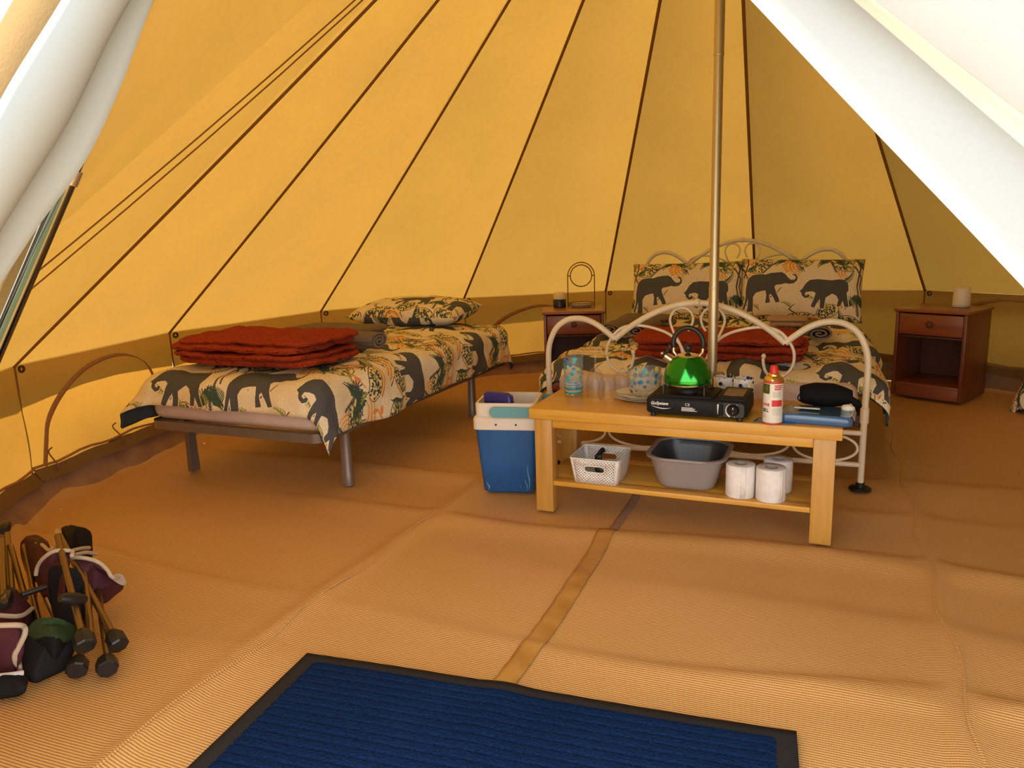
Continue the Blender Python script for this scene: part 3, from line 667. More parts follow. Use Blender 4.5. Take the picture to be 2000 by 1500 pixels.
def bed_leg(x, y, outx):
    t = MB(); rings = []
    for z, w in ((-0.004, 0.050), (0.045, 0.049), (0.047, 0.0475), (SHt-0.036, 0.041)):
        ring = []
        for q in range(13):
            a = PI*q/12-PI/2; ring.append((x+outx*(w*0.55*math.cos(a)), y+w/2*math.sin(a), z))
        ring += [(x-outx*w*0.25, y+w/2, z), (x-outx*w*0.25, y-w/2, z)]
        rings.append(ring)
    t.loft(rings); t.build('leg', BEDGREY, sb, 30)
for x, y, o_ in ((0.065, 0.165, -1), (0.885, 0.215, 1), (0.065, 1.46, -1), (0.868, 1.47, 1)): bed_leg(x, y, o_)
mb = MB(); mb.box(0.012, SW-0.012, 0.012, SLn-0.012, SHt+0.001, 0.445, 0.045, 4); mb.build('mattress', SHEETM, sb, 60)
dv = thing('duvet', 'elephant print duvet on the single bed, one corner sticking out', 'duvet', (SB[0], SB[1], 0), SB[2])
drape(dv, 0.065, 0.865, 0.065, 1.80, 0.485, 0.27, 0.275, 0.185, 0.20, 0.09, corner={(-1, -1): 0.72}, seed=3, vshift=0.345, ushift=0.40, puff=0.022, amp=0.014)
pl = thing('pillow', 'elephant print pillow lying flat on the single bed', 'pillow', (SB[0], SB[1], 0), SB[2])
cushion('pillow_case', pl, 0.72, 0.46, 0.165, Matrix.Translation((0.42, 1.66, 0.575)) @ Matrix.Rotation(R_(4), 4, 'Z') @ Matrix.Rotation(R_(3), 4, 'X'), us=0.18, vs=0.06, seed=2, back=0)
th = thing('throw', 'rust red fleece throw folded on the foot of the single bed', 'throw', (SB[0], SB[1], 0), SB[2])
slab_stack('folded_fleece', th, RUST, 0.07, 0.80, 0.09, 0.52, 0.508, (0.036, 0.028, 0.036, 0.028), seed=1, amp=0.015, fuzz=0.0045)
t = thing('rolled_towel', 'grey brown rolled towel behind the red throw on the single bed', 'towel', (SB[0], SB[1], 0), SB[2])
towel_roll('towel', t, (0.80, 0.66, 0.552), (0.20, 0.74, 0.555), 0.062, 0.044, seed=1)
t = thing('folded_towel', 'flat grey brown towel lying behind the rolled towel on the single bed', 'towel', (SB[0], SB[1], 0), SB[2])
slab_stack('towel', t, TOWEL, 0.10, 0.60, 0.84, 1.08, 0.512, (0.035, 0.035), seed=4, amp=0.008)

# ---------------------------------------------------------------- double bed
DB = (0.1663, 3.3027, -0.3782); DW, DL = 1.278, 2.067
db = thing('double_bed', 'double bed with curved cream metal headboard and footboard', 'bed', (DB[0], DB[1], 0), DB[2])
mir = lambda P: [(DW-x, z) for x, z in P][::-1]
bowL = [(0.0, 0.0), (0.0, 0.30), (-0.002, 0.45), (0.004, 0.54), (0.034, 0.612), (0.08, 0.65), (0.127, 0.661), (0.175, 0.655), (0.22, 0.635), (0.262, 0.605), (0.298, 0.574)]
bowC = [(0.298, 0.574), (0.35, 0.618), (0.405, 0.655), (0.46, 0.685), (0.511, 0.706), (0.575, 0.724), (0.639, 0.730)]
scr = [(0.587, 0.50), (0.570, 0.560), (0.520, 0.604), (0.438, 0.630), (0.370, 0.634), (0.320, 0.618), (0.284, 0.580), (0.264, 0.535), (0.268, 0.482), (0.295, 0.446), (0.335, 0.434), (0.366, 0.455), (0.378, 0.495), (0.377, 0.520)]
heart = [(0.600, 0.500), (0.572, 0.560), (0.545, 0.610), (0.530, 0.660), (0.546, 0.697), (0.576, 0.709), (0.606, 0.700), (0.623, 0.672), (0.618, 0.640), (0.604, 0.616)]
def bed_end(y, dz, name):
    def P3(P): return spline([(x, y, z+(dz if z > 0.25 else dz*z/0.25)) for x, z in P], 6)
    e = MB().tube(P3(bowL), 0.0125, 12).build(name, CREAMM, db, 60)
    MB().tube(P3(mir(bowL)), 0.0125, 12).build('post', CREAMM, e, 60)
    MB().tube(P3(bowC+mir(bowC)[1:]), 0.0125, 12).build('arch', CREAMM, e, 60)
    for q, S in enumerate((scr, mir(scr))):
        t = MB(); t.tube(P3(S), 0.0062, 8); x, z = S[-1] if q == 0 else S[0]
        t.lathe([(0.001, -0.010), (0.007, -0.007), (0.0095, 0), (0.007, 0.007), (0.001, 0.010)], 12, (x, y, z+dz)); t.build('scroll', CREAMM, e, 60)
    for S in (heart, mir(heart)): MB().tube(P3(S), 0.0055, 8).build('scroll', CREAMM, e, 60)
    MB().lathe([(0.001, -0.014), (0.013, -0.012), (0.0165, -0.006), (0.0165, 0.006), (0.013, 0.012), (0.001, 0.014)], 16, (0, 0, 0), M=Matrix.Translation((0.639, y, 0.731+dz)) @ Matrix.Rotation(PI/2, 4, 'Y')).build('knob', CREAMM, e, 60)
    for z in (0.100, 0.228): MB().tube([(0.0, y, z), (DW, y, z)], 0.0105, 12).build('rail', CREAMM, e)
    for cx_, ax in ((0.135, 0.118), (0.42, 0.150), (0.858, 0.150), (1.143, 0.118)):
        MB().tube([(cx_+ax*math.cos(a), y, 0.164+0.055*math.sin(a)) for a in [2*PI*i/36 for i in range(36)]], 0.0058, 8, closed=True).build('scroll', CREAMM, e, 60)
    for x in (0.0, DW):
        MB().lathe([(0.042, 0.0), (0.042, 0.006), (0.036, 0.010), (0.016, 0.011), (0.016, 0.03)], 20, (x, y, 0)).build('foot_cap', BLACKP, e)
        MB().tube([(x, y, 0.27), (x, y, 0.33)], 0.0165, 12).build('bracket', CREAMM, e)
    return e
bed_end(0.0, 0.0, 'footboard'); bed_end(DL, 0.20, 'headboard')
for x in (0.02, DW-0.02): MB().box(x-0.014, x+0.014, 0.02, DL-0.02, 0.245, 0.29, 0.003).build('side_rail', RAIL, db)
for i in range(12): MB().box(0.03, DW-0.03, 0.14+i*0.155, 0.20+i*0.155, 0.275, 0.29, 0.002, 1).build('slat', bpy.data.materials['birch slat'], db)
MB().box(DW/2-0.02, DW/2+0.02, 0.03, DL-0.03, 0.235, 0.274, 0.002).build('centre_rail', RAIL, db)
MB().box(0.02, DW-0.02, 0.05, DL-0.04, 0.291, 0.40, 0.04, 4).build('mattress', SHEETM, db, 60)
dv = thing('duvet', 'crumpled elephant print duvet spread over the double bed', 'duvet', (DB[0], DB[1], 0), DB[2])
drape(dv, 0.02, 1.255, 0.175, 1.92, 0.432, 0.215, 0.235, 0.13, 0.05, 0.125, seed=11, amp=0.034, puff=0.018, vshift=0.27, ushift=0.1)
for i, (x, lab, rz) in enumerate(((0.312, 'elephant print pillow propped at the headboard, left one, partly behind the pole', -1.0), (1.003, 'elephant print pillow propped at the headboard, right one, fully in view', 1.0))):
    p = thing('pillow', lab, 'pillow', (DB[0], DB[1], 0), DB[2], 'pillows on the double bed')
    cushion('pillow_case', p, 0.715, 0.40, 0.15, Matrix.Translation((x, 1.872, 0.612+0.012*i)) @ Matrix.Rotation(R_(rz), 4, 'Y') @ Matrix.Rotation(R_(68), 4, 'X'), us=0.0, vs=0.065, seed=20+i)
th = thing('throw', 'dark rust red fleece throw folded on the foot of the double bed', 'throw', (DB[0], DB[1], 0), DB[2])
slab_stack('folded_fleece', th, RUST, 0.31, 1.05, 0.24, 0.66, 0.446, (0.040, 0.036, 0.036), seed=6, amp=0.010, fuzz=0.004)
L_ = 'towels on the double bed'
for nm, lab, a, b in (('rolled_towel', 'grey rolled towel nearest the left bed edge on the double bed', (0.065, 0.83, 0.500), (0.095, 1.10, 0.500)), ('rolled_towel', 'grey rolled towel beside the red throw, left side of the double bed', (0.215, 0.80, 0.500), (0.245, 1.08, 0.500)),
                      ('rolled_towel', 'grey rolled towel right of the red throw on the double bed', (1.115, 0.83, 0.498), (1.09, 1.12, 0.498))):
    t = thing(nm, lab, 'towel', (DB[0], DB[1], 0), DB[2], L_); towel_roll('towel', t, a, b, 0.070, 0.038, seed=a[0]*9, turns=2.4)
t = thing('folded_towel', 'grey towel folded in layers behind the rolled towels, left side of the double bed', 'towel', (DB[0], DB[1], 0), DB[2], L_); slab_stack('towel', t, TOWEL, 0.02, 0.32, 1.22, 1.44, 0.462, (0.035, 0.032), seed=8, amp=0.006)
t = thing('folded_towel', 'mauve towel folded square in front of the right pillow', 'towel', (DB[0], DB[1], 0), DB[2], L_); slab_stack('towel', t, TOWEL2, 0.85, 1.07, 1.36, 1.54, 0.462, (0.026, 0.024), seed=9, amp=0.004)

# ---------------------------------------------------------------- bedside cabinets
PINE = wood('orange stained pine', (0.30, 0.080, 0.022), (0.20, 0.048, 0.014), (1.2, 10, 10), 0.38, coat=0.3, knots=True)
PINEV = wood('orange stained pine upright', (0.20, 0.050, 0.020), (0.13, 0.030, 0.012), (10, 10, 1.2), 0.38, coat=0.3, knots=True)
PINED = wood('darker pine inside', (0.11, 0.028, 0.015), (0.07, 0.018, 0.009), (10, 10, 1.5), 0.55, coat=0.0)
def nightstand(name, label, x, y, rz):
    W_, D_, H_ = 0.406, 0.38, 0.517; t = thing(name, label, 'nightstand', (x, y, 0), rz); o = 0.010; p = 0.018
    MB().box(0, W_, 0, D_, H_-0.018, H_, 0.006, 3).build('top', PINE, t)
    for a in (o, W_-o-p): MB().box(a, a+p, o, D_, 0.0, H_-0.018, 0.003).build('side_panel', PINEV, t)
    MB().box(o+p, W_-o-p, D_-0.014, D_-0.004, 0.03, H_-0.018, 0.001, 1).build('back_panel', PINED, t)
    MB().box(o+p, W_-o-p, o+0.006, D_-0.014, 0.065, 0.082, 0.002).build('bottom_shelf', PINE, t)
    MB().box(o+p, W_-o-p, o+0.014, o+0.030, 0.0, 0.065, 0.002).build('plinth', PINE, t)
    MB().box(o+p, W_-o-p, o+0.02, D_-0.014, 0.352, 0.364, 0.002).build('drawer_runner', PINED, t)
    d = MB().box(o+p+0.003, W_-o-p-0.003, o+0.004, o+0.022, 0.370, H_-0.026, 0.003).build('drawer', PINE, t)
    MB().lathe([(0.009, 0), (0.009, 0.006), (0.017, 0.012), (0.019, 0.019), (0.015, 0.026), (0.004, 0.029)], 20, M=Matrix.Translation((W_/2, o+0.005, 0.435)) @ Matrix.Rotation(PI/2, 4, 'X')).build('knob', PINED, d)
    return t
nightstand('nightstand', 'stained pine bedside cabinet left of the double bed, wire stand on top', 0.2064, 4.8508, -0.0639)
nightstand('nightstand', 'stained pine bedside cabinet at the right with open lower shelf', 2.2677, 4.4624, -0.8756)
NF = frame(0.2064, 4.8508, -0.0639); NR = frame(2.2677, 4.4624, -0.8756); NH = 0.517
CREAMP = mat('cream plastic', (0.80, 0.72, 0.55), 0.45); NAVYP = mat('navy black plastic', (0.012, 0.016, 0.024), 0.35)
p = NF(0.115, 0.32); t = thing('table_lantern', 'small cylindrical lantern with black base beside the wire stand', 'lamp', (p.x, p.y, NH))
MB().lathe([(0.040, 0), (0.044, 0.003), (0.044, 0.052), (0.042, 0.055)], 28).build('base', NAVYP, t)
MB().lathe([(0.041, 0.055), (0.042, 0.060), (0.042, 0.092), (0.037, 0.099)], 28).build('shade', mat('cream lantern shade', (0.82, 0.66, 0.40), 0.5), t)
p = NF(0.262, 0.31); t = thing('wire_stand', 'thin wire arch stand holding a ring above a round beige tray, left bedside cabinet', 'stand', (p.x, p.y, NH), -0.02)
WIRE = mat('bronze wire', (0.20, 0.11, 0.035), 0.35, 0.8)
hw = 0.090
MB().tube([(-hw, 0, 0.0)]+[(-hw, 0, 0.195)]+[(hw*math.cos(a), 0, 0.205+0.092*math.sin(a)) for a in [PI-PI*i/20 for i in range(21)]]+[(hw, 0, 0.195), (hw, 0, 0.0)], 0.0034, 8).build('arch', WIRE, t)
rg = MB().tube([(0.072*math.cos(a), 0, 0.208+0.072*math.sin(a)) for a in [2*PI*i/40 for i in range(40)]], 0.0036, 8, closed=True).build('ring', WIRE, t)
for s_ in (-1, 1): MB().tube([(s_*0.072, 0, 0.208), (s_*hw, 0, 0.208)], 0.003, 8).build('pivot', WIRE, t)
MB().lathe([(0.060, 0), (0.068, 0.004), (0.072, 0.022), (0.069, 0.022), (0.062, 0.008), (0.001, 0.008)], 32).build('tray', mat('beige tray', (0.66, 0.55, 0.38), 0.5), t)
MB().tube([(hw*math.cos(a), 0.0+0.074*math.sin(a)*1.0, 0.012) for a in [2*PI*i/36 for i in range(36)]], 0.0026, 6, closed=True).build('wire_ring', WIRE, t)
MB().tube([(hw*math.cos(a), 0.074*math.sin(a), 0.027) for a in [2*PI*i/36 for i in range(36)]], 0.0026, 6, closed=True).build('wire_ring', WIRE, t)
p = NR(0.272, 0.255); t = thing('table_lamp', 'cream rounded cylinder lamp on the right bedside cabinet', 'lamp', (p.x, p.y, NH))
MB().lathe([(0.038, 0), (0.045, 0.003), (0.0475, 0.010), (0.044, 0.104), (0.041, 0.113), (0.030, 0.117), (0.001, 0.1175)], 32).build('body', CREAMP, t, 60)
MB().tube([(0.0478*math.cos(a), 0.0478*math.sin(a), 0.012) for a in [2*PI*i/32 for i in range(32)]], 0.0012, 6, closed=True).build('base_groove', mat('grey line', (0.4, 0.33, 0.24), 0.6), t)
# corner of another printed duvet on the floor at the far right
p = Vector((2.99, 3.90, 0)); t = thing('duvet', 'heaped spare duvet in the same print at the right edge', 'duvet', p, R_(20))
drape(t, -0.12, 0.12, -0.12, 0.12, 0.25, 0.29, 0.29, 0.29, 0.29, 0.10, seed=31, amp=0.02, kout=0.12, vshift=0.2)

# ================================================================ coffee table
CT = (0.0578, 2.7268, -0.4093); TL, TD, TZ, TT = 1.067, 0.373, 0.3963, 0.052
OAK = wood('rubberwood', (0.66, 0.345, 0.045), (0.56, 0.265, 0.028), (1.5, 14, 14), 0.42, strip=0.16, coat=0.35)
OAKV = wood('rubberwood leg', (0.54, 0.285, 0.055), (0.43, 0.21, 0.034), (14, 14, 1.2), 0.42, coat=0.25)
ct = thing('coffee_table', 'light wooden coffee table with lower shelf at the foot of the double bed', 'table', (CT[0], CT[1], 0), CT[2])
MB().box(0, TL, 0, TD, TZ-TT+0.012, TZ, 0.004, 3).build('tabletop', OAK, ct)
ov, lw = 0.017, 0.068
for x in (ov, TL-ov-lw):
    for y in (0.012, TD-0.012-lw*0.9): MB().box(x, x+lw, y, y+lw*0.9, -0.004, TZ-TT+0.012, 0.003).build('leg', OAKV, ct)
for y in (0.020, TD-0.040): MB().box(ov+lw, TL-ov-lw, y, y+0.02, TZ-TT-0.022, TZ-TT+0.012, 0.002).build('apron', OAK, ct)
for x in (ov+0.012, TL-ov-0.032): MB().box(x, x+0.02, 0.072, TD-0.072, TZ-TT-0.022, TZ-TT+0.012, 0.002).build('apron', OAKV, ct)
ZS = 0.118
MB().box(ov+0.02, TL-ov-0.02, 0.073, TD-0.073, ZS-0.018, ZS, 0.002).build('shelf', OAK, ct)
MB().box(ov+lw, TL-ov-lw, 0.018, 0.0735, ZS-0.018, ZS, 0.002).build('shelf', OAK, ct)
MB().box(ov+lw, TL-ov-lw, TD-0.0735, TD-0.018, ZS-0.018, ZS, 0.002).build('shelf', OAK, ct)
T = frame(*CT)
def on_table(name, label, cat, x, y, z=TZ, rz=0.0, group=None):
    p = T(x, y); return thing(name, label, cat, (p.x, p.y, z), CT[2]+rz, group)

# ---- kettle and stove
STV = mat('stove black enamel', (0.012, 0.013, 0.015), 0.57); STV2 = mat('stove dark pan', (0.007, 0.007, 0.008), 0.56)
WHT = mat('white print', (0.75, 0.75, 0.73), 0.6); REDP = mat('red print', (0.62, 0.03, 0.03), 0.5)
sx0, sx1, sy0, sy1 = -0.168, 0.168, -0.005, 0.205
st_ = on_table('camping_stove', 'black portable gas stove on the coffee table under the green kettle', 'stove', 0.606, 0.0, TZ, -0.02)
b0 = MB(); b0.loft([rrect(0, 0.10, 0.325, 0.20, 0.018, 0.013), rrect(0, 0.10, 0.336, 0.210, 0.020, 0.018), rrect(0, 0.10, 0.336, 0.210, 0.020, 0.058), rrect(0, 0.10, 0.330, 0.204, 0.018, 0.066), rrect(0, 0.10, 0.316, 0.192, 0.014, 0.069)]); b0.build('body', STV, st_, 50)
for x in (-0.145, 0.145):
    for y in (0.015, 0.185): MB().lathe([(0.009, 0), (0.0095, 0.002), (0.0085, 0.014)], 12, (x, y, 0)).build('foot', BLACKP, st_)
MB().loft([rrect(-0.045, 0.105, 0.212, 0.178, 0.02, 0.069), rrect(-0.045, 0.105, 0.208, 0.174, 0.02, 0.0745), rrect(-0.045, 0.105, 0.186, 0.152, 0.02, 0.0745), rrect(-0.045, 0.105, 0.16, 0.13, 0.02, 0.0705)]).build('drip_tray', STV2, st_, 50)
MB().lathe([(0.030, 0.070), (0.032, 0.080), (0.024, 0.086), (0.001, 0.087)], 28, (-0.045, 0.105, 0)).build('burner', mat('burner metal', (0.2, 0.19, 0.18), 0.4, 0.8), st_)
for a in (45, 135, 225, 315):
    dx, dy = math.cos(R_(a)), math.sin(R_(a))
    MB().tube([(-0.045+0.125*dx*0.78, 0.105+0.105*dy, 0.072), (-0.045+0.125*dx*0.78, 0.105+0.105*dy, 0.106), (-0.045+0.118*dx*0.78, 0.105+0.10*dy, 0.108), (-0.045+0.105*dx*0.78, 0.105+0.088*dy, 0.096), (-0.045+0.04*dx, 0.105+0.04*dy, 0.0945)], 0.0042, 8).build('pan_support', BLACKP, st_, 60)
cv_ = MB(); cv_.box(0.070, 0.166, 0.004, 0.2, 0.066, 0.078, 0.007, 3); cv_ = cv_.build('cartridge_cover', STV, st_, 50)
MB().box(0.084, 0.150, 0.05, 0.165, 0.0775, 0.0790, 0.0004, 1).build('warning_label', mat('brown printed label', (0.16, 0.10, 0.055), 0.5, col2=(0.26, 0.17, 0.09), ns=120, stretch=(0.3, 1, 1)), cv_)
MB().loft([rrect(0.1155, 0.041, 0.094, 0.050, 0.012, 0), rrect(0.1155, 0.041, 0.091, 0.047, 0.011, 0.003)], M=Matrix.Translation((0, -0.0047, 0)) @ Matrix.Rotation(PI/2, 4, 'X')).build('control_panel', BLACKP, st_, 40)
RX = Matrix.Rotation(PI/2, 4, 'X')
kn = MB().lathe([(0.019, 0), (0.019, 0.004), (0.015, 0.010), (0.014, 0.012), (0.001, 0.012)], 28, M=Matrix.Translation((0.127, -0.0075, 0.042)) @ RX).build('control_knob', STV2, st_, 40)
MB().box(0.124, 0.130, -0.022, -0.019, 0.027, 0.058, 0.001, 1).build('knob_grip', STV, kn)
cr = MB(); a_ = [R_(115+130*i/16) for i in range(17)]
cr.loft([[(0.127+(0.0225)*math.cos(a), -0.0082, 0.042+0.0225*math.sin(a)), (0.127+(0.0225+0.0052*(i/16)+0.0006)*math.cos(a), -0.0082, 0.042+(0.0225+0.0052*(i/16)+0.0006)*math.sin(a))] for i, a in enumerate(a_)], closed=False)
cr.build('heat_mark', WHT, st_, thick=0.0004)
MB().box(0.072, 0.095, -0.0105, -0.007, 0.020, 0.062, 0.002).build('lever_slot', STV2, st_)
MB().box(0.086, 0.091, -0.016, -0.010, 0.028, 0.056, 0.001, 1).build('lever', STV, st_)
sl_ = MB(); sl_.loft([[(0.0745, -0.0112, 0.060), (0.0805, -0.0112, 0.060)], [(0.0765, -0.0112, 0.026), (0.0785, -0.0112, 0.026)]], closed=False); sl_.build('lever_mark', WHT, st_, thick=0.0004)
for z in (0.052, 0.044): pass
MB().box(0.1255, 0.1285, -0.0225, -0.0218, 0.047, 0.053, 0.0, 1).build('knob_mark', WHT, kn)
MB().box(0.1255, 0.1285, -0.0225, -0.0218, 0.033, 0.038, 0.0, 1).build('knob_mark', REDP, kn)
MB().lathe([(0.0012, 0), (0.0012, 0.0006)], 10, M=Matrix.Translation((0.138, -0.0078, 0.060)) @ RX).build('dial_dot', WHT, st_)
MB().lathe([(0.0014, 0), (0.0014, 0.0006)], 10, M=Matrix.Translation((0.131, -0.0078, 0.018)) @ RX).build('dial_dot', WHT, st_)
def lettering(txt, size, M, parent, material, shear=0.0, sp=1.0, name='lettering', bold=0.0):
    cu = bpy.data.curves.new('t', 'FONT'); cu.body = txt; cu.size = size; cu.shear = shear; cu.space_character = sp; cu.extrude = 0.0002; cu.offset = bold; cu.resolution_u = 3
    tmp = bpy.data.objects.new('t', cu); COL.objects.link(tmp); dg = bpy.context.evaluated_depsgraph_get(); dg.update()
    me = bpy.data.meshes.new_from_object(tmp.evaluated_get(dg)); bpy.data.objects.remove(tmp)
    me.materials.clear(); me.materials.append(material); o = bpy.data.objects.new(name, me); COL.objects.link(o); o.parent = parent; o.matrix_local = M; return o
FR = lambda x, z, y=-0.0056: Matrix.Translation((x, y, z)) @ RX
lettering('GoSystem', 0.0145, FR(-0.150, 0.0445), st_, WHT, 0.25, 1.0, bold=0.0004)
sw = MB(); sw.loft([[(-0.148+0.068*f, -0.0056, 0.0405-0.012*math.sin(PI*0.5*f)+0.007*f*f), (-0.148+0.068*f, -0.0056, 0.0405-0.012*math.sin(PI*0.5*f)+0.007*f*f-0.0032*math.sin(PI*f)-0.0002)] for f in [i/14 for i in range(15)]], closed=False); sw.build('logo_swoosh', WHT, st_, thick=0.0004)
lettering('C\u20ac'.replace('\u20ac', 'E'), 0.0135, FR(-0.033, 0.0455), st_, WHT, 0.0, 1.1)
for i in range(4): MB().box(-0.044, -0.044+(0.038, 0.046, 0.044, 0.052)[i], -0.0059, -0.0054, 0.0385-i*0.0036, 0.0403-i*0.0036, 0, 1).build('printed_line', WHT, st_)

GREEN = mat('metallic green enamel', (0.012, 0.30, 0.022), 0.16, 0.85, (0.010, 0.26, 0.02), 3, coat=0.6)
BRASS = mat('polished steel', (0.80, 0.70, 0.55), 0.18, 1.0)
kt = on_table('kettle', 'shiny green whistling kettle with black arched handle on the gas stove', 'kettle', 0.561, 0.108, TZ+0.0985)
pr = [(0.078, 0.0), (0.0825, 0.002), (0.0835, 0.006)]
MB().lathe([(0.070, 0.0005), (0.0815, 0.001), (0.0838, 0.004), (0.0838, 0.0075), (0.082, 0.008)], 56).build('base_rim', BRASS, kt, 50)
MB().lathe([(0.0828, 0.0075), (0.0838, 0.014), (0.0832, 0.024), (0.0815, 0.036), (0.0785, 0.048), (0.0742, 0.060), (0.0685, 0.072), (0.0612, 0.083), (0.0530, 0.092), (0.0445, 0.099), (0.0425, 0.1005)], 64).build('body', GREEN, kt, 80)
ld = MB().lathe([(0.0435, 0.0995), (0.0440, 0.1015), (0.0400, 0.1035), (0.025, 0.1075), (0.012, 0.1105), (0.001, 0.111)], 48).build('lid', BRASS, kt, 50)
MB().lathe([(0.006, 0.110), (0.0055, 0.116), (0.010, 0.119), (0.0140, 0.124), (0.0150, 0.130), (0.013, 0.137), (0.008, 0.141), (0.001, 0.142)], 24).build('lid_knob', BLACKP, ld, 60)
hd = [(0.0515*math.cos(a), 0, 0.143+0.055*math.sin(a)) for a in [-0.28+ (PI+0.56)*i/26 for i in range(27)]]
MB().tube(hd, [0.0075]+[0.0088]*25+[0.0075], 14).build('handle', BLACKP, kt, 60)
for s_ in (-1, 1): MB().tube([(s_*0.051, 0, 0.130), (s_*0.050, 0, 0.113), (s_*0.041, 0, 0.103)], [0.006, 0.0055, 0.0045], 10).build('handle_bracket', BRASS, kt, 60)
D1 = Vector((-0.80, -0.12, 0.58)).normalized(); s0 = Vector((-0.052, -0.006, 0.082))
sp_ = MB(); sp_.tube([s0, s0+D1*0.014, s0+D1*0.033], [0.016, 0.0145, 0.0135], 20); sp_ = sp_.build('spout', BRASS, kt, 50)
MB().tube([s0+D1*0.032, s0+D1*0.036, s0+D1*0.041], [0.0145, 0.0150, 0.0115], 20).build('whistle_cap', BLACKP, sp_, 50)
MB().tube(spline([s0+D1*0.036+Vector((0.010, 0, 0.010)), s0+D1*0.03+Vector((0.012, 0, 0.026)), s0+D1*0.022+Vector((0.010, 0, 0.042))], 5), [0.006]*5+[0.0075]*6, 10).build('whistle_lever', BLACKP, sp_, 60)
MB().lathe([(0.001, -0.006), (0.006, -0.004), (0.0068, 0), (0.006, 0.004), (0.001, 0.006)], 14, tuple(s0+D1*0.043)).build('whistle_tip', BRASS, sp_, 60)

# ---- spotted tumbler stack, upturned glasses, plates and bowls
SPOT = [(0.02, 0.22, 0.42), (0.03, 0.36, 0.40), (0.55, 0.50, 0.08), (0.02, 0.07, 0.30), (0.05, 0.45, 0.50), (0.03, 0.16, 0.36)]
TUMB = clear('spotted clear plastic', (0.86, 0.92, 0.95), SPOT, 0.12, 42)
BOWLM = clear('spotted bowl plastic', (0.92, 0.93, 0.92), SPOT, 0.14, 38)
GLS = clear('clear glass', (0.98, 0.98, 0.975), None, 0.022)
TEAL = mat('teal band', (0.01, 0.26, 0.30), 0.35); LTEAL = clear('pale teal rim', (0.6, 0.85, 0.88), None, 0.3)
t = on_table('tumbler_stack', 'tall clear tumbler with blue and yellow spots at the left table end', 'tumbler', 0.088, 0.262, TZ)
MB().lathe([(0.033, 0.002), (0.0355, 0.004), (0.0385, 0.155)], 36, cap0=True, cap1=False).build('tumbler', TUMB, t, 60)
MB().tube([(0.0385*math.cos(a), 0.0385*math.sin(a), 0.156) for a in [2*PI*i/36 for i in range(36)]], 0.0016, 6, closed=True).build('rim', GLS, t)
for z, m_ in ((0.010, TEAL), (0.018, LTEAL), (0.027, TEAL), (0.037, LTEAL), (0.046, LTEAL)):
    r_ = 0.0362+0.003*z/0.155; MB().lathe([(r_, z), (r_+0.0004, z+0.001), (r_+0.0004, z+0.005), (r_, z+0.006)], 36, cap0=False, cap1=False).build('band', m_, t)
MB().lathe([(0.031, 0.0), (0.034, 0.001), (0.034, 0.003)], 30).build('base', LTEAL, t)
def wine(first=None):
    t = thing('wine_glass', '', 'wine glass')
    MB().lathe([(0.0315, 0.0), (0.034, 0.022), (0.0345, 0.045), (0.031, 0.070), (0.020, 0.090), (0.008, 0.099), (0.004, 0.104)], 32, cap0=False, cap1=True).build('bowl', GLS, t, 80)
    MB().tube([(0.0315*math.cos(a), 0.0315*math.sin(a), 0.0014) for a in [2*PI*i/32 for i in range(32)]], 0.0013, 6, closed=True).build('rim', GLS, t)
    MB().tube([(0, 0, 0.102), (0, 0, 0.12), (0, 0, 0.172)], [0.005, 0.0036, 0.004], 12).build('stem', GLS, t, 80)
    MB().lathe([(0.004, 0.171), (0.010, 0.175), (0.031, 0.1775), (0.0315, 0.179), (0.001, 0.180)], 32).build('foot', GLS, t, 60)
    return t
w0 = wine(); LW = ['upturned wine glass next to the tumbler, at the back', 'upturned wine glass right of the tumbler, front left one', 'upturned wine glass nearest the front, left of the plates', 'upturned wine glass half behind the spotted bowl']
for i, (x, y) in enumerate(((0.158, 0.325), (0.183, 0.245), (0.243, 0.205), (0.272, 0.315))):
    p = T(x, y); o = w0 if i == 0 else dup(w0, (p.x, p.y, TZ), CT[2])
    o.location = (p.x, p.y, TZ); o['label'] = LW[i]; o['group'] = 'upturned wine glasses on the coffee table'
PLW = mat('white patterned plate', (0.68, 0.66, 0.62), 0.35, col2=(0.30, 0.25, 0.22), ns=22, lo=0.55, hi=0.60)
PLW0 = mat('white plate', (0.72, 0.70, 0.66), 0.35)
LP = ['bottom plate of the stack under the spotted bowls', 'middle plate of the stack under the spotted bowls', 'top patterned plate directly under the spotted bowls']
for i in range(3):
    t = on_table('plate', LP[i], 'plate', 0.365, 0.262, TZ+i*0.0055, i*0.4, 'stacked plates')
    MB().lathe([(0.058, 0.0), (0.060, 0.0), (0.075, 0.004), (0.105, 0.0125), (0.1065, 0.0138), (0.1045, 0.0145), (0.074, 0.0075), (0.058, 0.0045), (0.001, 0.0045)], 44).build('dish', PLW if i == 2 else PLW0, t, 50)
for i, lab in enumerate(('outer clear bowl with blue and yellow spots on the plates', 'inner clear spotted bowl nested in the outer bowl')):
    t = on_table('bowl', lab, 'bowl', 0.372, 0.255, TZ+0.0165+i*0.020, i*1.0, 'nested spotted bowls')
    sc_ = 1.0-0.04*i
    MB().lathe([(r*sc_, z) for r, z in ((0.020, 0.0), (0.042, 0.003), (0.055, 0.014), (0.0625, 0.035), (0.0665, 0.082))], 40, cap0=True, cap1=False).build('shell', BOWLM, t, 80)
    MB().tube([(0.0668*sc_*math.cos(a), 0.0668*sc_*math.sin(a), 0.083) for a in [2*PI*i_/40 for i_ in range(40)]], 0.0016, 6, closed=True).build('rim', GLS, t)
k = NT('blue spotted china'); k.b.inputs['Roughness'].default_value = 0.25
vo = k.add('ShaderNodeTexVoronoi'); k.link(k.coord(), vo.inputs['Vector']); vo.inputs['Scale'].default_value = 42
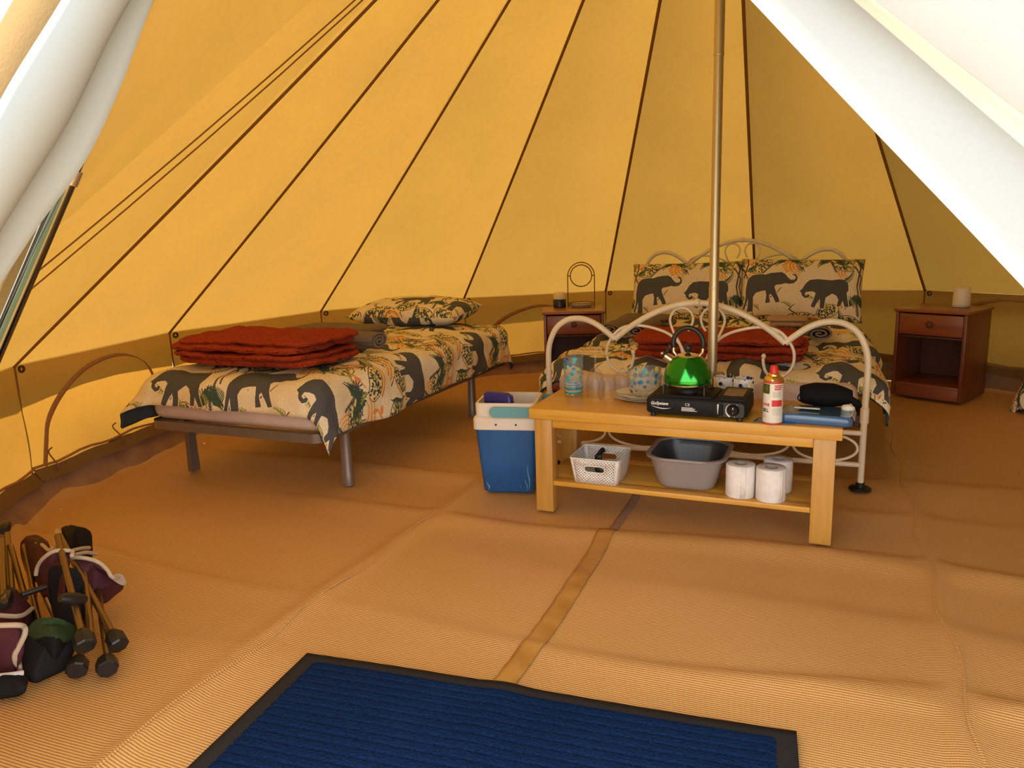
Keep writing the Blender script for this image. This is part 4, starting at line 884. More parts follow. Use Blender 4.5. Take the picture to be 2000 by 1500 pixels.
k.link(k.mix(k.ramp(vo.outputs['Distance'], [(0.30, 1.0), (0.34, 0.0)]), (0.78, 0.75, 0.68), (0.02, 0.03, 0.14)), k.b.inputs['Base Color']); MUGM = k.m
for i, (x, y, lab, ha) in enumerate(((0.728, 0.318, 'white mug with navy spots behind the gas stove, nearer the gas can', -1.1), (0.655, 0.335, 'white mug with navy spots behind the kettle', 0.6))):
    t = on_table('mug', lab, 'mug', x, y, TZ, 0.0, 'spotted mugs')
    MB().lathe([(0.033, 0), (0.036, 0.003), (0.037, 0.085), (0.0365, 0.087), (0.034, 0.086), (0.033, 0.006), (0.001, 0.005)], 32).build('cup', MUGM, t, 60)
    c, s = math.cos(ha), math.sin(ha)
    MB().tube([(c*r, s*r, z) for r, z in ((0.035, 0.072), (0.050, 0.072), (0.060, 0.058), (0.060, 0.036), (0.050, 0.021), (0.035, 0.020))], 0.0048, 10).build('handle', MUGM, t, 70)

# ---- gas canister
CANW = mat('white printed tin', (0.74, 0.72, 0.68), 0.3, coat=0.3); CANR = mat('red tin edge', (0.48, 0.06, 0.03), 0.3, coat=0.3); GOLD = mat('gold lacquered tin', (0.78, 0.56, 0.20), 0.22, 0.95)
CAPR = mat('red plastic cap', (0.62, 0.02, 0.022), 0.4)
t = on_table('gas_canister', 'white and red gas canister with red cap right of the stove', 'gas canister', 0.853, 0.020, TZ)
RC = 0.0315
MB().lathe([(0.026, 0.0), (0.0305, 0.001), (0.0325, 0.003), (0.0325, 0.006), (RC, 0.0075)], 40).build('bottom_rim', CANR, t, 50)
body = MB().lathe([(RC, 0.007), (RC, 0.137)], 40).build('body', CANW, t, 50)
MB().lathe([(RC, 0.1365), (0.0325, 0.139), (0.0325, 0.143), (0.030, 0.146)], 40).build('top_rim', CANR, t, 50)
MB().lathe([(0.0305, 0.1455), (0.0285, 0.152), (0.024, 0.157), (0.0185, 0.159), (0.0185, 0.165), (0.0165, 0.167)], 40).build('shoulder', GOLD, t, 60)
MB().lathe([(0.0135, 0.166), (0.0138, 0.180), (0.0120, 0.184), (0.0115, 0.190), (0.0105, 0.192), (0.001, 0.1925)], 28).build('cap', CAPR, t, 50)
def patch(name, a0, a1, z0, z1, material, parent=body, e=0.0005):
    MB().grid(lambda u, v: ((RC+e)*math.cos(R_(a0+(a1-a0)*u)), (RC+e)*math.sin(R_(a0+(a1-a0)*u)), z0+(z1-z0)*v), 10, 1).build(name, material, parent)
PICM = mat('dark photo print', (0.02, 0.035, 0.012), 0.4, col2=(0.12, 0.14, 0.02), ns=60)
patch('picture', -172, -106, 0.103, 0.135, PICM)
for i, z in enumerate((0.130, 0.124, 0.118)): patch('red_line', -80, -30-4*i, z-0.0016, z+0.0022, REDP)
patch('red_block', -92, -28, 0.062, 0.083, REDP)
GREYP = mat('grey small print', (0.40, 0.39, 0.37), 0.5)
for z in (0.110, 0.106, 0.102, 0.098, 0.094, 0.055, 0.050, 0.045, 0.040, 0.035): patch('small_print', -88, -38, z-0.0008, z+0.0008, GREYP)
for z in (0.034, 0.030, 0.026): patch('small_print', -168, -120, z-0.0006, z+0.0006, GREYP)
def canword(txt, size, a0, z, material, step):
    for i, ch in enumerate(txt):
        a = R_(a0+step*i); lettering(ch, size, Matrix.Translation(((RC+0.0006)*math.cos(a), (RC+0.0006)*math.sin(a), z)) @ Matrix.Rotation(a+PI/2, 4, 'Z') @ RX, body, material, bold=0.0003)
canword('ane', 0.019, -152, 0.063, REDP, 16.5)
canword('FUEL', 0.016, -168, 0.043, mat('black print', (0.03, 0.03, 0.03), 0.5), 15.5)

# ---- blue plastic pack, black pouch and small bits on the right end
BLUEP = mat('blue plastic film', (0.030, 0.085, 0.22), 0.18, col2=(0.045, 0.13, 0.30), ns=5, coat=0.5, bump=0.3, bs=25)
t = on_table('plastic_pack', 'flat shiny blue plastic pack on the right table end', 'packet', 0.985, 0.100, TZ, -0.06)
mb = MB(); rings = []
for q in range(11):
    f = q/10; a = PI*f-PI/2; w = math.cos(a)**0.7
    rings.append([(x+0.004*nz(x*20, y*20, q), y, z+0.007*nz(x*14, y*14, 2)*f) for x, y, z in rrect(0, 0, 0.205+0.02*w, 0.135+0.016*w, 0.022, 0.016+0.016*math.sin(a), 5)])
top = rings[-1]; c = Vector((0, 0, 0.033))
for q in range(1, 6): rings.append([tuple(c.lerp(Vector(p), 1-q/5.5)+Vector((0, 0, 0.007*nz(p[0]*16, p[1]*16, 2)))) for p in top])
mb.loft(rings); mb.build('film', BLUEP, t, 70)
MB().grid(lambda u, v: (0.100+0.018*u, -0.06+0.12*v, 0.006+0.030*math.sin(PI*(0.15+0.7*u))), 5, 8).build('clear_end', clear('milky plastic', (0.8, 0.75, 0.7), None, 0.35), t, thick=0.001)
t = on_table('plastic_sheet', 'thin blue grey plastic sheet lying under the gas canister', 'plastic sheet', 0.875, 0.10, TZ)
MB().grid(lambda u, v: (-0.082+0.13*u+0.01*v, -0.085+0.14*v*(0.4+0.6*u), 0.0012+0.010*max(0, v-0.35)*u+0.003*abs(nz(u*4, v*4, 8))), 12, 12).build('film', BLUEP, t, 180, thick=0.0008, off=1)
PCH = mat('black soft fabric', (0.004, 0.004, 0.005), 0.8, bump=0.4, ns=30)
t = on_table('pouch', 'soft black drawstring pouch on the blue plastic pack', 'pouch', 1.010, 0.195, TZ+0.024)
mb = MB(); rings = []
for q in range(15):
    f = q/14; x = -0.082+0.164*f; r = 0.041*(math.sin(PI*(0.13+0.80*f))**0.45)
    rings.append([(x+0.006*nz(math.cos(a)*2, math.sin(a)*2, q*0.3), 0.95*r*math.cos(a)*(1+0.12*nz(f*4, math.cos(a)*2, math.sin(a)*2)), 0.041+r*math.sin(a)*(1.0+0.14*nz(f*5+3, math.cos(a)*2, math.sin(a)*2))) for a in [2*PI*i/24 for i in range(24)]])
mb.loft(rings); mb.build('bag', PCH, t, 75)
MB().tube(spline([(-0.078, -0.012, 0.05), (-0.088, -0.022, 0.03), (-0.07, -0.032, 0.018), (-0.05, -0.038, 0.016)], 6), 0.0022, 6).build('cord', PCH, t)
MB().tube(spline([(0.075, -0.012, 0.036), (0.093, -0.015, 0.024), (0.10, 0.0, 0.010)], 6), [0.011]*6+[0.014]*7, 10).build('neck', PCH, t, 70)
t = on_table('plastic_spoon', 'white flat plastic stick on the blue plastic pack', 'utensil', 0.955, 0.095, TZ+0.038, -0.05)
MB().loft([rrect(0, 0, 0.080, 0.011, 0.005, 0), rrect(0, 0, 0.082, 0.013, 0.006, 0.0016), rrect(0, 0, 0.080, 0.011, 0.005, 0.0032)]).build('stick', mat('white plastic', (0.80, 0.78, 0.75), 0.35), t)
t = on_table('tissue', 'crumpled white tissue at the right end of the blue pack', 'tissue', 1.080, 0.125, TZ+0.031)
mb = MB(); mb.loft([[(r*math.cos(a)*(1+0.25*nz(math.cos(a)*2, math.sin(a)*2, z*90)), r*math.sin(a)*(1+0.25*nz(math.cos(a)*2, 5, z*90)), z) for a in [2*PI*i/16 for i in range(16)]] for r, z in ((0.012, 0.0), (0.020, 0.004), (0.021, 0.012), (0.016, 0.018), (0.006, 0.021))]); mb.build('paper', mat('white paper', (0.78, 0.76, 0.73), 0.85), t, 80)

# ---- things on the shelf
k = NT('perforated white plastic'); k.b.inputs['Roughness'].default_value = 0.4; k.b.inputs['Base Color'].default_value = (0.76, 0.72, 0.66, 1)
sp3 = k.add('ShaderNodeSeparateXYZ'); k.link(k.coord(), sp3.inputs[0])
hs = k.math('SINE', k.math('MULTIPLY', k.math('ADD', sp3.outputs[0], sp3.outputs[1]), 520.0)); hz = k.math('SINE', k.math('MULTIPLY', sp3.outputs[2], 560.0)); hole = k.math('MULTIPLY', hs, hz)
tr = k.add('ShaderNodeBsdfTransparent'); mx = k.add('ShaderNodeMixShader'); k.link(k.math('GREATER_THAN', hole, 0.30), mx.inputs[0]); k.link(k.b.outputs[0], mx.inputs[1]); k.link(tr.outputs[0], mx.inputs[2]); k.link(mx.outputs[0], k.out.inputs['Surface'])
PERF = k.m; WPL = mat('white plastic basket', (0.76, 0.72, 0.66), 0.4)
bk = on_table('basket', 'small white perforated plastic basket on the lower shelf', 'basket', 0.243, 0.112, ZS)
BH = 0.095
bw = lambda z: (0.162+0.026*z/BH, 0.158+0.026*z/BH)
def wall_hole(side):
    # end walls carry a rounded grip slot
    mb = MB(); n = 40; outer, inner = [], []
    for i in range(n):
        a = 2*PI*i/n; cx_, sz_ = math.cos(a), math.sin(a); mxx = max(abs(cx_), abs(sz_)); u, w = cx_/mxx, sz_/mxx
        z = BH/2*(1+w)*0.985; hw_ = bw(z)[0]/2-0.012
        outer.append((u*hw_, side*(bw(z)[1]/2), z))
        zi = BH*0.60+0.0125*max(-1, min(1, sz_*1.3)); xi = 0.034*max(-1, min(1, cx_*1.12))+0.004*cx_
        inner.append((xi, side*(bw(zi)[1]/2), zi))
    mb.loft([outer, inner], False, False)
    return mb, inner
for s_ in (-1, 1):
    mb, inn_ = wall_hole(s_); w_ = mb.build('end_wall', PERF, bk, 60, thick=0.002)
    MB().tube(inn_, 0.0022, 6, closed=True).build('grip_rim', WPL, w_)
for s_ in (-1, 1):
    MB().grid(lambda u, v: (s_*bw(BH*v)[0]/2, (u-0.5)*(bw(BH*v)[1]-0.024), BH*v), 6, 4).build('side_wall', PERF, bk, thick=0.002)
    for q in (-1, 1):
        MB().grid(lambda u, v: (s_*(bw(BH*v)[0]/2-0.012+0.012*math.cos(u*PI/2)), q*(bw(BH*v)[1]/2-0.012+0.012*math.sin(u*PI/2)), BH*v), 5, 3).build('corner', WPL, bk, 80, thick=0.002)
MB().loft([rrect(0, 0, *bw(0), 0.012, 0.0), rrect(0, 0, *bw(0.002), 0.012, 0.002)]).build('base', WPL, bk)
MB().tube([(x, y, BH) for x, y, z in rrect(0, 0, *bw(BH), 0.014, 0, 5)], 0.0030, 8, closed=True).build('rim', WPL, bk, 80)
t = on_table('cable_bundle', 'tangled black cable and clips in the white basket', 'cable', 0.245, 0.115, ZS+0.0045)
rn = random.Random(5)
MB().tube(spline([(rn.uniform(-.05, .05), rn.uniform(-.04, .05), rn.uniform(0.006, 0.055)) for _ in range(14)], 5), 0.0045, 8).build('cable', BLACKP, t, 70)
MB().tube(spline([(-0.02, 0.02, 0.01), (-0.028, 0.03, 0.05), (-0.012, 0.032, 0.085), (-0.002, 0.030, 0.094)], 5), [0.008]*8+[0.010]*8, 10).build('clip', BLACKP, t, 70)
MB().box(-0.034, -0.006, 0.015, 0.032, 0.044, 0.076, 0.006, 2).build('clip_body', BLACKP, t)
MB().box(-0.01, 0.03, -0.052, -0.030, 0.0, 0.05, 0.006, 2).build('plug', BLACKP, t)

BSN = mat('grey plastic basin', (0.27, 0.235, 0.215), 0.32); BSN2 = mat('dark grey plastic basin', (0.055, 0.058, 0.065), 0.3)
bs_ = on_table('washing_up_bowl', 'grey plastic washing-up bowl in the middle of the lower shelf', 'basin', 0.562, 0.175, ZS)
def tub(w0, d0, w1, d1, h, r, th, lip):
    R2 = []
    for f in (0, 0.04, 0.12, 0.35, 0.6, 0.85, 1.0): R2.append(rrect(0, 0, w0+(w1-w0)*(f**0.8), d0+(d1-d0)*(f**0.8), r+0.02*f, 0.002+(h-0.002)*f if f > 0 else 0.0, 6))
    R2[0] = rrect(0, 0, w0-0.02, d0-0.02, r-0.005, 0, 6)
    R2 += [rrect(0, 0, w1+lip, d1+lip, r+0.03, h-0.003, 6), rrect(0, 0, w1+lip+0.003, d1+lip+0.003, r+0.03, h+0.002, 6), rrect(0, 0, w1+lip-0.004, d1+lip-0.004, r+0.03, h+0.006, 6), rrect(0, 0, w1-2*th, d1-2*th, r+0.02, h+0.003, 6)]
    for f in (0.8, 0.5, 0.2, 0.06): R2.append(rrect(0, 0, w0-2*th+(w1-w0)*(f**0.8), d0-2*th+(d1-d0)*(f**0.8), r+0.015*f, th+(h-th)*f, 6))
    return R2
MB().loft(tub(0.19, 0.22, 0.262, 0.285, 0.118, 0.05, 0.003, 0.024)).build('tub', BSN, bs_, 60)
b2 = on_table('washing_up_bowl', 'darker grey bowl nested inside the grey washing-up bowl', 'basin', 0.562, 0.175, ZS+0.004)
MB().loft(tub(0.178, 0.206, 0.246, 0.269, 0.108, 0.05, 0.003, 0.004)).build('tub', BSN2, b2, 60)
TPM = mat('white tissue paper', (0.80, 0.765, 0.73), 0.9, bump=0.3, ns=40); CARD = mat('grey cardboard core', (0.42, 0.36, 0.30), 0.9)
tr0 = on_table('toilet_roll', '', 'toilet roll', 0.752, 0.078, ZS)
ro = MB().lathe([(0.0215, 0.001), (0.047, 0.0), (0.049, 0.002), (0.049, 0.111), (0.047, 0.113), (0.0215, 0.1125), (0.0215, 0.001)], 44, cap0=False, cap1=False).build('paper', TPM, tr0, 50)
MB().lathe([(0.0213, 0.001), (0.0213, 0.1125), (0.0203, 0.1125), (0.0203, 0.001), (0.0213, 0.001)], 32, cap0=False, cap1=False).build('core', CARD, tr0, 50)
MB().grid(lambda u, v: ((0.0494-0.0004*u)*math.cos(R_(-62-22*u)), (0.0494-0.0004*u)*math.sin(R_(-62-22*u)), 0.002+0.109*v), 6, 1).build('loose_end', TPM, tr0, thick=0.0004)
for i, (x, y, lab) in enumerate(((0.752, 0.078, 'white toilet roll on the shelf beside the grey bowl'), (0.853, 0.068, 'white toilet roll standing frontmost of the three on the shelf'), (0.868, 0.172, 'white toilet roll at the back of the shelf behind the other two'))):
    p = T(x, y); o = tr0 if i == 0 else dup(tr0, (p.x, p.y, ZS), CT[2]+i*0.5); o['label'] = lab; o['group'] = 'toilet rolls on the shelf'

# ---------------------------------------------------------------- cool box
CB = (-0.139, 2.937, -0.18)
cb = thing('cool_box', 'open blue cool box with white rim left of the coffee table', 'cool box', (CB[0], CB[1], 0), CB[2])
CBL = mat('blue moulded plastic', (0.010, 0.085, 0.27), 0.36, col2=(0.014, 0.105, 0.31), ns=4); CWH = mat('white moulded plastic', (0.74, 0.66, 0.56), 0.4); CLB = mat('pale blue handle', (0.13, 0.37, 0.43), 0.45)
SCU = mat('scuffed blue plastic', (0.16, 0.34, 0.45), 0.6)
cx_, cy_ = 0.112, 0.098
rg = lambda f, z, g=0.0: rrect(cx_, cy_, 0.208+0.042*f+g, 0.185+0.040*f+g, 0.022, z, 5)
MB().loft([rg(-0.1, 0.0, -0.01), rg(0, 0.008), rg(0.5, 0.13), rg(0.9, 0.24), rg(1.0, 0.272), rg(1.0, 0.276, -0.01)]).build('body', CBL, cb, 50)
mb = MB(); mb.loft([rg(1.0, 0.268, 0.004), rg(1.0, 0.270, 0.014), rg(1.0, 0.312, 0.014), rg(1.0, 0.320, 0.004), rg(1.0, 0.322, -0.006), rg(1.0, 0.372, -0.004), rg(1.0, 0.375, -0.008), rg(1.0, 0.375, -0.026), rg(1.0, 0.32, -0.034), rg(0.4, 0.10, -0.04), rg(0.3, 0.06, -0.05)], False, True)
rim = mb.build('rim', CWH, cb, 45)
for x in (0.075, 0.155): MB().lathe([(0.0042, 0), (0.0042, 0.002), (0.001, 0.003)], 12, M=Matrix.Translation((x, cy_-0.1195, 0.292)) @ RX).build('rivet', BLACKP, rim)
for y, s_ in ((cy_-0.120, -1), (cy_+0.118, 1)):
    mb = MB(); o_ = [(0.072+0.021*math.cos(a), 0.343+0.021*math.sin(a)) for a in [PI/2+PI*i/12 for i in range(13)]]+[(0.262, 0.327), (0.272, 0.333), (0.272, 0.357), (0.262, 0.363)]
    if s_ > 0: o_ = [(x-0.0, z) for x, z in o_]
    mb.loft([[(x, y, z) for x, z in o_], [(x, y+s_*0.008, z) for x, z in o_]]); mb.build('handle_arm', CLB, cb, 40)
MB().loft([[(0.262, cy_-0.126+0.25*q/6, 0.332), (0.272, cy_-0.126+0.25*q/6, 0.332), (0.272, cy_-0.126+0.25*q/6, 0.358), (0.262, cy_-0.126+0.25*q/6, 0.358)] for q in range(7)]).build('handle_grip', CLB, cb, 40)
for x, z0, z1, w in ((0.030, 0.012, 0.045, 0.006), (0.196, 0.015, 0.12, 0.005), (0.186, 0.01, 0.06, 0.004), (0.160, 0.025, 0.034, 0.005)):
    MB().grid(lambda u, v: (x+w*(u-0.5)*(1-abs(2*v-1)*0.7)+0.004*math.sin(v*5), cy_-(0.185+0.04*(z0+(z1-z0)*v)/0.27)/2-0.0006, z0+(z1-z0)*v), 3, 6).build('scuff', SCU, cb, thick=0.0004)
t = thing('ice_pack', 'indigo blue ice pack standing inside the cool box', 'ice pack', (CB[0], CB[1], 0.108), CB[2])
MB().loft([rrect(0, 0, 0.012, 0.10, 0.005, 0, 4)]+[[(x*1.0, y, z) for x, y, z in rrect(0, 0, 0.032, 0.140, 0.012, z_, 4)] for z_ in (0.006, 0.29)]+[rrect(0, 0, 0.018, 0.105, 0.006, 0.302, 4)], M=Matrix.Translation((0.092, 0.090, 0.0)) @ Matrix.Rotation(R_(62), 4, 'Z') @ Matrix.Rotation(R_(-8), 4, 'Y')).build('shell', mat('indigo plastic', (0.025, 0.022, 0.19), 0.35), t, 50)

# ---------------------------------------------------------------- door mat
DM = (-0.545, 1.763, -0.314)
dm = thing('door_mat', 'ribbed dark blue door mat with black rubber border', 'door mat', (DM[0], DM[1], 0), DM[2])
RUB = mat('black rubber', (0.022, 0.020, 0.019), 0.75, bump=0.3, ns=80)
k = NT('ribbed blue carpet'); k.b.inputs['Roughness'].default_value = 0.95; k.b.inputs['Specular IOR Level'].default_value = 0.05
n1 = k.add('ShaderNodeTexNoise'); k.link(k.coord(scale=(1, 1.6, 1)), n1.inputs['Vector']); n1.inputs['Scale'].default_value = 150; n1.inputs['Detail'].default_value = 3
n2 = k.add('ShaderNodeTexNoise'); k.link(k.coord(), n2.inputs['Vector']); n2.inputs['Scale'].default_value = 3.5
c1 = k.mix(k.ramp(n1.outputs['Fac'], [(0.3, 0.0), (0.75, 1.0)]), (0.0018, 0.006, 0.028), (0.008, 0.030, 0.095))
k.link(k.mix(0.5, c1, k.mix(n2.outputs['Fac'], (0.003, 0.008, 0.035), (0.008, 0.028, 0.085))), k.b.inputs['Base Color']); k.link(k.bump(n1.outputs['Fac'], 1.0, 0.006), k.b.inputs['Normal'])
PILE = k.m; MW, MD = 1.172, 0.74; cM, sM = math.cos(DM[2]), math.sin(DM[2])
def matz(x, y):
    wx, wy = DM[0]+x*cM-y*sM, DM[1]+x*sM+y*cM
    return max(-0.004, lowered(wx, wy))+0.004+0.006*math.exp(-((x-0.535)/0.05)**2)*math.exp(y*3)+0.003*math.sin(x*5)*math.exp(y*2)
MB().grid(lambda u, v: (MW*u, -MD*v, matz(MW*u, -MD*v)), 60, 36).build('rubber_border', RUB, dm, 180, thick=0.003, off=-1)
def rib(y):
    f = ((y-0.036) % 0.0262)/0.0262; return 0.0065*min(1.0, max(0.0, (0.5-abs(f-0.5))*9))
ys = []
y = 0.034
while y < MD-0.034: ys.append(y); y += 0.0262/8
mb = MB(); nx_ = 130
mb.grid(lambda u, v: (0.034+(MW-0.068)*u, -ys[min(len(ys)-1, int(round(v*(len(ys)-1))))], matz(0.034+(MW-0.068)*u, -ys[min(len(ys)-1, int(round(v*(len(ys)-1))))])+0.0008+rib(ys[min(len(ys)-1, int(round(v*(len(ys)-1))))])*min(1, u*60, (1-u)*60)+0.0008*nz(u*300, v*200)), nx_, len(ys)-1)
mb.build('ribbed_pile', PILE, dm, 180)

# ---------------------------------------------------------------- folded camping chairs by the door
CH_ = {'A_poles': [[(-1.027, 1.768, 0.05), (-1.237, 1.974, 0.19)], [(-1.07, 1.702, 0.1), (-1.214, 1.901, 0.215)], [(-1.067, 1.731, 0.09), (-1.141, 1.859, 0.13)], [(-1.011, 1.692, 0.035), (-1.203, 2.015, 0.1)], [(-1.081, 1.689, 0.035), (-1.156, 1.876, 0.07)]] ,
 'A_feet': [(-1.026, 1.766, 0.05), (-1.061, 1.691, 0.095), (-1.014, 1.689, 0.03), (-1.086, 1.688, 0.03)] ,
 'A_joint': [(-1.127, 1.777, 0.165)] ,
 'A_lobeR': [(-1.237, 1.974, 0.19), (-1.198, 1.968, 0.19), (-1.175, 1.986, 0.17), (-1.15, 1.981, 0.15), (-1.134, 1.974, 0.13), (-1.174, 1.995, 0.11), (-1.188, 1.968, 0.11), (-1.19, 1.937, 0.13), (-1.212, 1.95, 0.17)] ,
 'A_lobeR_pipe': [(-1.232, 1.966, 0.195), (-1.193, 1.96, 0.195), (-1.17, 1.978, 0.175), (-1.145, 1.973, 0.155), (-1.127, 1.963, 0.135), (-1.136, 2.012, 0.11)] ,
 'A_lobeLow': [(-1.198, 1.982, 0.1), (-1.183, 2.01, 0.1), (-1.175, 2.049, 0.09), (-1.174, 2.104, 0.05), (-1.197, 2.09, 0.03), (-1.213, 2.053, 0.02), (-1.207, 2.02, 0.05)] ,
 'A_tag': [(-1.151, 1.999, 0.12), (-1.166, 2.079, 0.09), (-1.173, 2.114, 0.05), (-1.17, 2.088, 0.05), (-1.155, 2.018, 0.1)] ,
 'A_lobeL': [(-1.335, 1.958, 0.14), (-1.315, 1.942, 0.18), (-1.286, 1.93, 0.21), (-1.249, 1.926, 0.23), (-1.221, 1.946, 0.22), (-1.211, 1.896, 0.21), (-1.19, 1.856, 0.17), (-1.213, 1.862, 0.13), (-1.26, 1.887, 0.12), (-1.313, 1.935, 0.12)] ,
 'A_lobeL_pipe': [(-1.317, 1.934, 0.16), (-1.31, 1.938, 0.185), (-1.281, 1.926, 0.215), (-1.245, 1.921, 0.235), (-1.215, 1.941, 0.225), (-1.203, 1.922, 0.22)] ,
 'A_back': [(-1.571, 2.26, 0.12), (-1.531, 2.243, 0.15), (-1.466, 2.194, 0.17), (-1.368, 2.081, 0.2), (-1.31, 1.998, 0.2), (-1.331, 1.986, 0.18), (-1.355, 1.991, 0.14), (-1.5, 2.155, 0.1)] ,
 'A_back_pipe': [(-1.413, 2.098, 0.185), (-1.365, 2.052, 0.2), (-1.297, 1.974, 0.215), (-1.286, 1.979, 0.22)] ,
 'A_cup': [(-1.448, 2.282, 0.16), (-1.396, 2.278, 0.16), (-1.358, 2.286, 0.14), (-1.33, 2.218, 0.12), (-1.349, 2.185, 0.13), (-1.339, 2.134, 0.16)] ,
 'A_strap': [(-1.444, 2.245, 0.17), (-1.422, 2.235, 0.17), (-1.333, 2.094, 0.19), (-1.299, 2.062, 0.19), (-1.258, 2.008, 0.2), (-1.31, 2.033, 0.2), (-1.354, 2.089, 0.19)] ,
 'A_strap2': [(-1.264, 2.028, 0.19), (-1.274, 2.088, 0.17), (-1.297, 2.162, 0.14)] ,
 'A_strap3': [(-1.242, 1.995, 0.19), (-1.245, 2.057, 0.17), (-1.25, 2.114, 0.14)] ,
 'A_core': [(-1.245, 1.882, 0.2), (-1.194, 1.879, 0.21), (-1.169, 1.894, 0.18), (-1.17, 1.896, 0.12), (-1.161, 1.858, 0.08), (-1.165, 1.836, 0.06), (-1.207, 1.821, 0.08), (-1.247, 1.872, 0.12)] ,
 'B_poles': [[(-1.582, 2.196, 0.16), (-1.331, 1.822, 0.16)], [(-1.632, 2.296, 0.14), (-1.381, 1.924, 0.14)], [(-1.542, 2.173, 0.15), (-1.349, 1.92, 0.12)], [(-1.513, 2.194, 0.14), (-1.362, 1.978, 0.1)]] ,
 'B_joint': [(-1.328, 1.819, 0.15), (-1.679, 2.355, 0.14)] ,
 'B_lobe1': [(-1.415, 1.892, 0.16), (-1.377, 1.918, 0.14), (-1.332, 1.892, 0.12), (-1.309, 1.885, 0.09), (-1.295, 1.827, 0.1), (-1.329, 1.792, 0.12), (-1.374, 1.811, 0.12)] ,
 'B_lobe1_pipe': [(-1.343, 1.777, 0.13), (-1.313, 1.77, 0.13), (-1.284, 1.803, 0.11), (-1.299, 1.872, 0.095)] ,
 'B_dark': [(-1.376, 1.819, 0.1), (-1.307, 1.833, 0.09), (-1.308, 1.89, 0.08), (-1.294, 1.87, 0.06), (-1.308, 1.847, 0.05), (-1.399, 1.842, 0.06)] ,
 'B_front': [(-1.268, 1.654, 0.16), (-1.212, 1.677, 0.15), (-1.211, 1.703, 0.13), (-1.206, 1.686, 0.11), (-1.221, 1.675, 0.08), (-1.237, 1.69, 0.04), (-1.27, 1.683, 0.04), (-1.319, 1.69, 0.04)] ,
 'B_front_pipe': [(-1.265, 1.652, 0.165), (-1.206, 1.671, 0.155), (-1.205, 1.697, 0.135), (-1.2, 1.687, 0.12), (-1.216, 1.681, 0.09), (-1.225, 1.676, 0.07), (-1.227, 1.685, 0.04), (-1.216, 1.703, 0.02)] ,
 'B_white': [(-1.26, 1.631, 0.045), (-1.215, 1.637, 0.045), (-1.194, 1.652, 0.04)] ,
 'B_base': [(-1.279, 1.64, 0.04), (-1.202, 1.652, 0.035), (-1.179, 1.642, 0.03), (-1.17, 1.617, 0.02), (-1.196, 1.608, 0.012), (-1.256, 1.6, 0.012)] ,
 'G_green': [(-1.224, 1.728, 0.1), (-1.219, 1.747, 0.12), (-1.188, 1.747, 0.13), (-1.151, 1.757, 0.12), (-1.135, 1.78, 0.09), (-1.125, 1.762, 0.08), (-1.136, 1.703, 0.1), (-1.175, 1.706, 0.1)] ,
 'G_bag': [(-1.235, 1.729, 0.09), (-1.175, 1.706, 0.1), (-1.134, 1.701, 0.1), (-1.135, 1.777, 0.07), (-1.124, 1.743, 0.05), (-1.136, 1.716, 0.02), (-1.158, 1.686, 0.012), (-1.18, 1.661, 0.012), (-1.213, 1.678, 0.03)] ,
 'brace': [[(-1.299, 1.84, 0.15), (-1.26, 1.883, 0.15)], [(-1.335, 1.934, 0.1), (-1.272, 1.851, 0.07)], [(-1.262, 1.879, 0.12), (-1.216, 1.846, 0.05)]] ,
 }
MAR = mat('maroon nylon', (0.060, 0.016, 0.022), 0.62, col2=(0.085, 0.024, 0.030), ns=6, bump=0.25, bs=40); PIPE = mat('cream piping', (0.55, 0.45, 0.34), 0.8)
BRZ = mat('bronze tube', (0.26, 0.17, 0.085), 0.32, 0.9); BNY = mat('black nylon', (0.009, 0.008, 0.009), 0.7, bump=0.3, ns=25); DGR = mat('dark green nylon', (0.030, 0.055, 0.020), 0.7, bump=0.3, ns=20); WTAG = mat('white label tape', (0.62, 0.60, 0.58), 0.7)
def lobe(name, pts, parent, material, bulge=0.03, seed=0, down=0.02):
    """padded cloth lobe from its outline"""
    P = [Vector(p) for p in spline(pts, 4, closed=True)]; c = sum(P, Vector())/len(P)
    def ring(f, h): return [c.lerp(p, f)+Vector((0, 0, h+0.010*nz(p.x*11*f, p.y*11*f, seed)*(1-f*0.5))) for p in P]
    R2 = [ring(0.15, -down*1.2), ring(0.55, -down), ring(0.9, -down*0.6), ring(1.0, 0.0)]+[ring(f, bulge*(1-f*f)) for f in (0.92, 0.78, 0.6, 0.4, 0.2, 0.05)]
    for r in R2:
        for p in r: p.z = max(0.003, p.z)
    return MB().loft(R2).build(name, material, parent, 80)
def pole_part(a, b, parent, ext=0.0, r=0.0085):
    a, b = Vector(a), Vector(b); b = b+(b-a).normalized()*ext; return MB().tube([a, b], r, 12).build('pole', BRZ, parent)
def feet(p, d, parent):
    d = Vector(d).normalized(); p = Vector(p)
    MB().tube([p-d*0.018, p-d*0.014, p+d*0.012, p+d*0.034], [0.022, 0.0255, 0.0255, 0.013], 8).build('foot_cap', BLACKP, parent, 30)
o0 = (0, 0, 0)
ca = thing('folding_chair', 'folded maroon camping chair with bronze poles pointing to the mat', 'camping chair', o0)
for a, b in CH_['A_poles']: pole_part(a, b, ca, 0.10)
for p, q in zip(CH_['A_feet'], (0, 1, 3, 4)):
    a, b = CH_['A_poles'][q]; feet(p, Vector(b)-Vector(a), ca)
MB().tube([Vector(CH_['A_joint'][0])+Vector((0.012, 0.02, -0.012))*k_ for k_ in (-1.3, -0.6, 0.6, 1.3)], [0.010, 0.016, 0.016, 0.010], 10).build('joint', BLACKP, ca, 50)
lobe('seat_fabric', CH_['A_lobeR'], ca, MAR, 0.020, 1, 0.04); MB().tube(spline(CH_['A_lobeR_pipe'], 5), 0.0055, 8).build('piping', PIPE, ca)
lobe('lower_fabric', CH_['A_lobeLow'], ca, MAR, 0.02, 2); lobe('label_tape', CH_['A_tag'], ca, WTAG, 0.006, 3, 0.004)
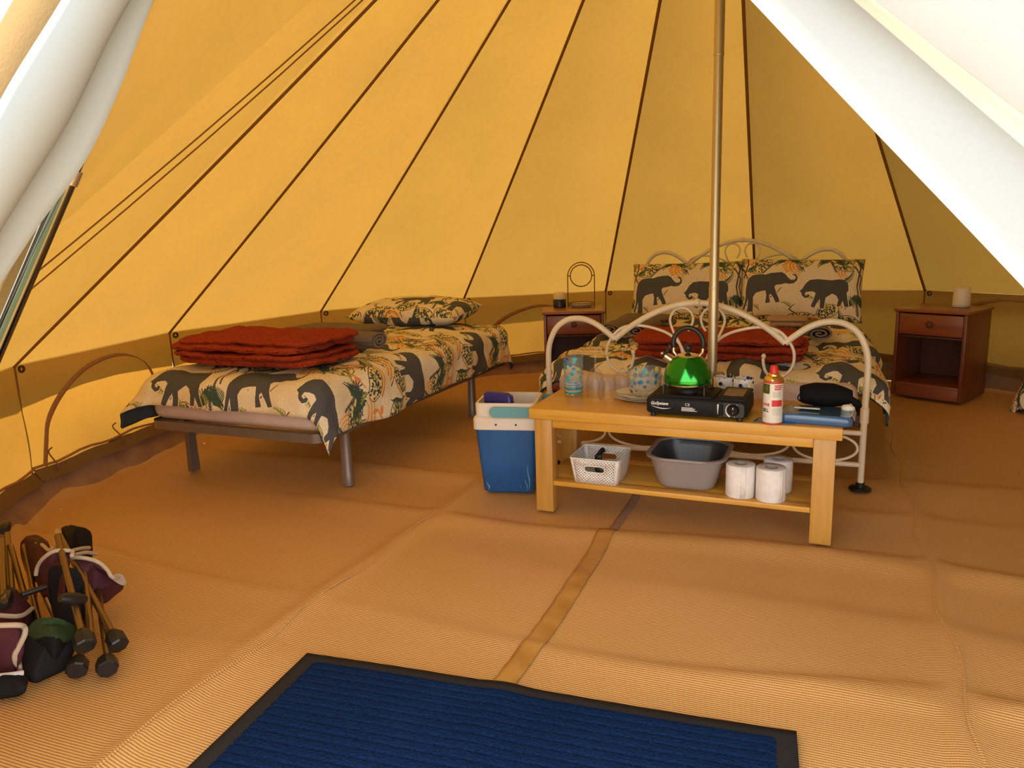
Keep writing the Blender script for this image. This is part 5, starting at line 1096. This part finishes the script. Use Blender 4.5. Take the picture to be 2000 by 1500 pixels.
lobe('back_fabric', CH_['A_lobeL'], ca, MAR, 0.022, 4, 0.05); MB().tube(spline(CH_['A_lobeL_pipe'], 5), 0.0055, 8).build('piping', PIPE, ca)
lobe('arm_fabric', CH_['A_back'], ca, MAR, 0.03, 5, 0.06); MB().tube(spline(CH_['A_back_pipe'], 5), 0.005, 8).build('piping', PIPE, ca)
lobe('cup_holder', CH_['A_cup'], ca, BNY, 0.03, 6, 0.09); lobe('strap', CH_['A_strap'], ca, PIPE, 0.006, 7, 0.01)
for q in ('A_strap2', 'A_strap3'): MB().tube(spline(CH_[q], 5), 0.0055, 8).build('piping', PIPE, ca)
lobe('mesh_fabric', CH_['A_core'], ca, BNY, 0.015, 8, 0.09)
cb2 = thing('folding_chair', 'second folded maroon camping chair, nearer the left picture edge', 'camping chair', o0)
for a, b in CH_['B_poles']: pole_part(a, b, cb2, 0.04)
for a, b in CH_['brace']: MB().tube([a, b], 0.008, 10).build('brace', BLACKP if a[2] > 0.14 else BRZ, cb2)
for p in CH_['B_joint']: MB().tube([Vector(p)+Vector((-0.016, 0.03, 0))*k_ for k_ in (-1, -0.6, 0.6, 1)], [0.012, 0.019, 0.019, 0.012], 8).build('joint', BLACKP, cb2, 30)
lobe('seat_fabric', CH_['B_lobe1'], cb2, MAR, 0.02, 9, 0.06); MB().tube(spline(CH_['B_lobe1_pipe'], 5), 0.006, 8).build('piping', PIPE, cb2)
lobe('mesh_fabric', CH_['B_dark'], cb2, BNY, 0.012, 10, 0.05)
lobe('back_fabric', CH_['B_front'], cb2, MAR, 0.02, 11, 0.06); MB().tube(spline(CH_['B_front_pipe'], 5), 0.0065, 8).build('piping', PIPE, cb2)
MB().tube(spline(CH_['B_white'], 5), 0.0065, 8).build('piping', WTAG, cb2); lobe('foot_fabric', CH_['B_base'], cb2, BNY, 0.02, 12, 0.02)
gb = thing('carry_bag', 'dark green and black chair bag lying between the folded chairs', 'bag', o0)
lobe('bag_flap', CH_['G_green'], gb, DGR, 0.012, 13, 0.03); lobe('bag_body', CH_['G_bag'], gb, BNY, 0.03, 14, 0.04)
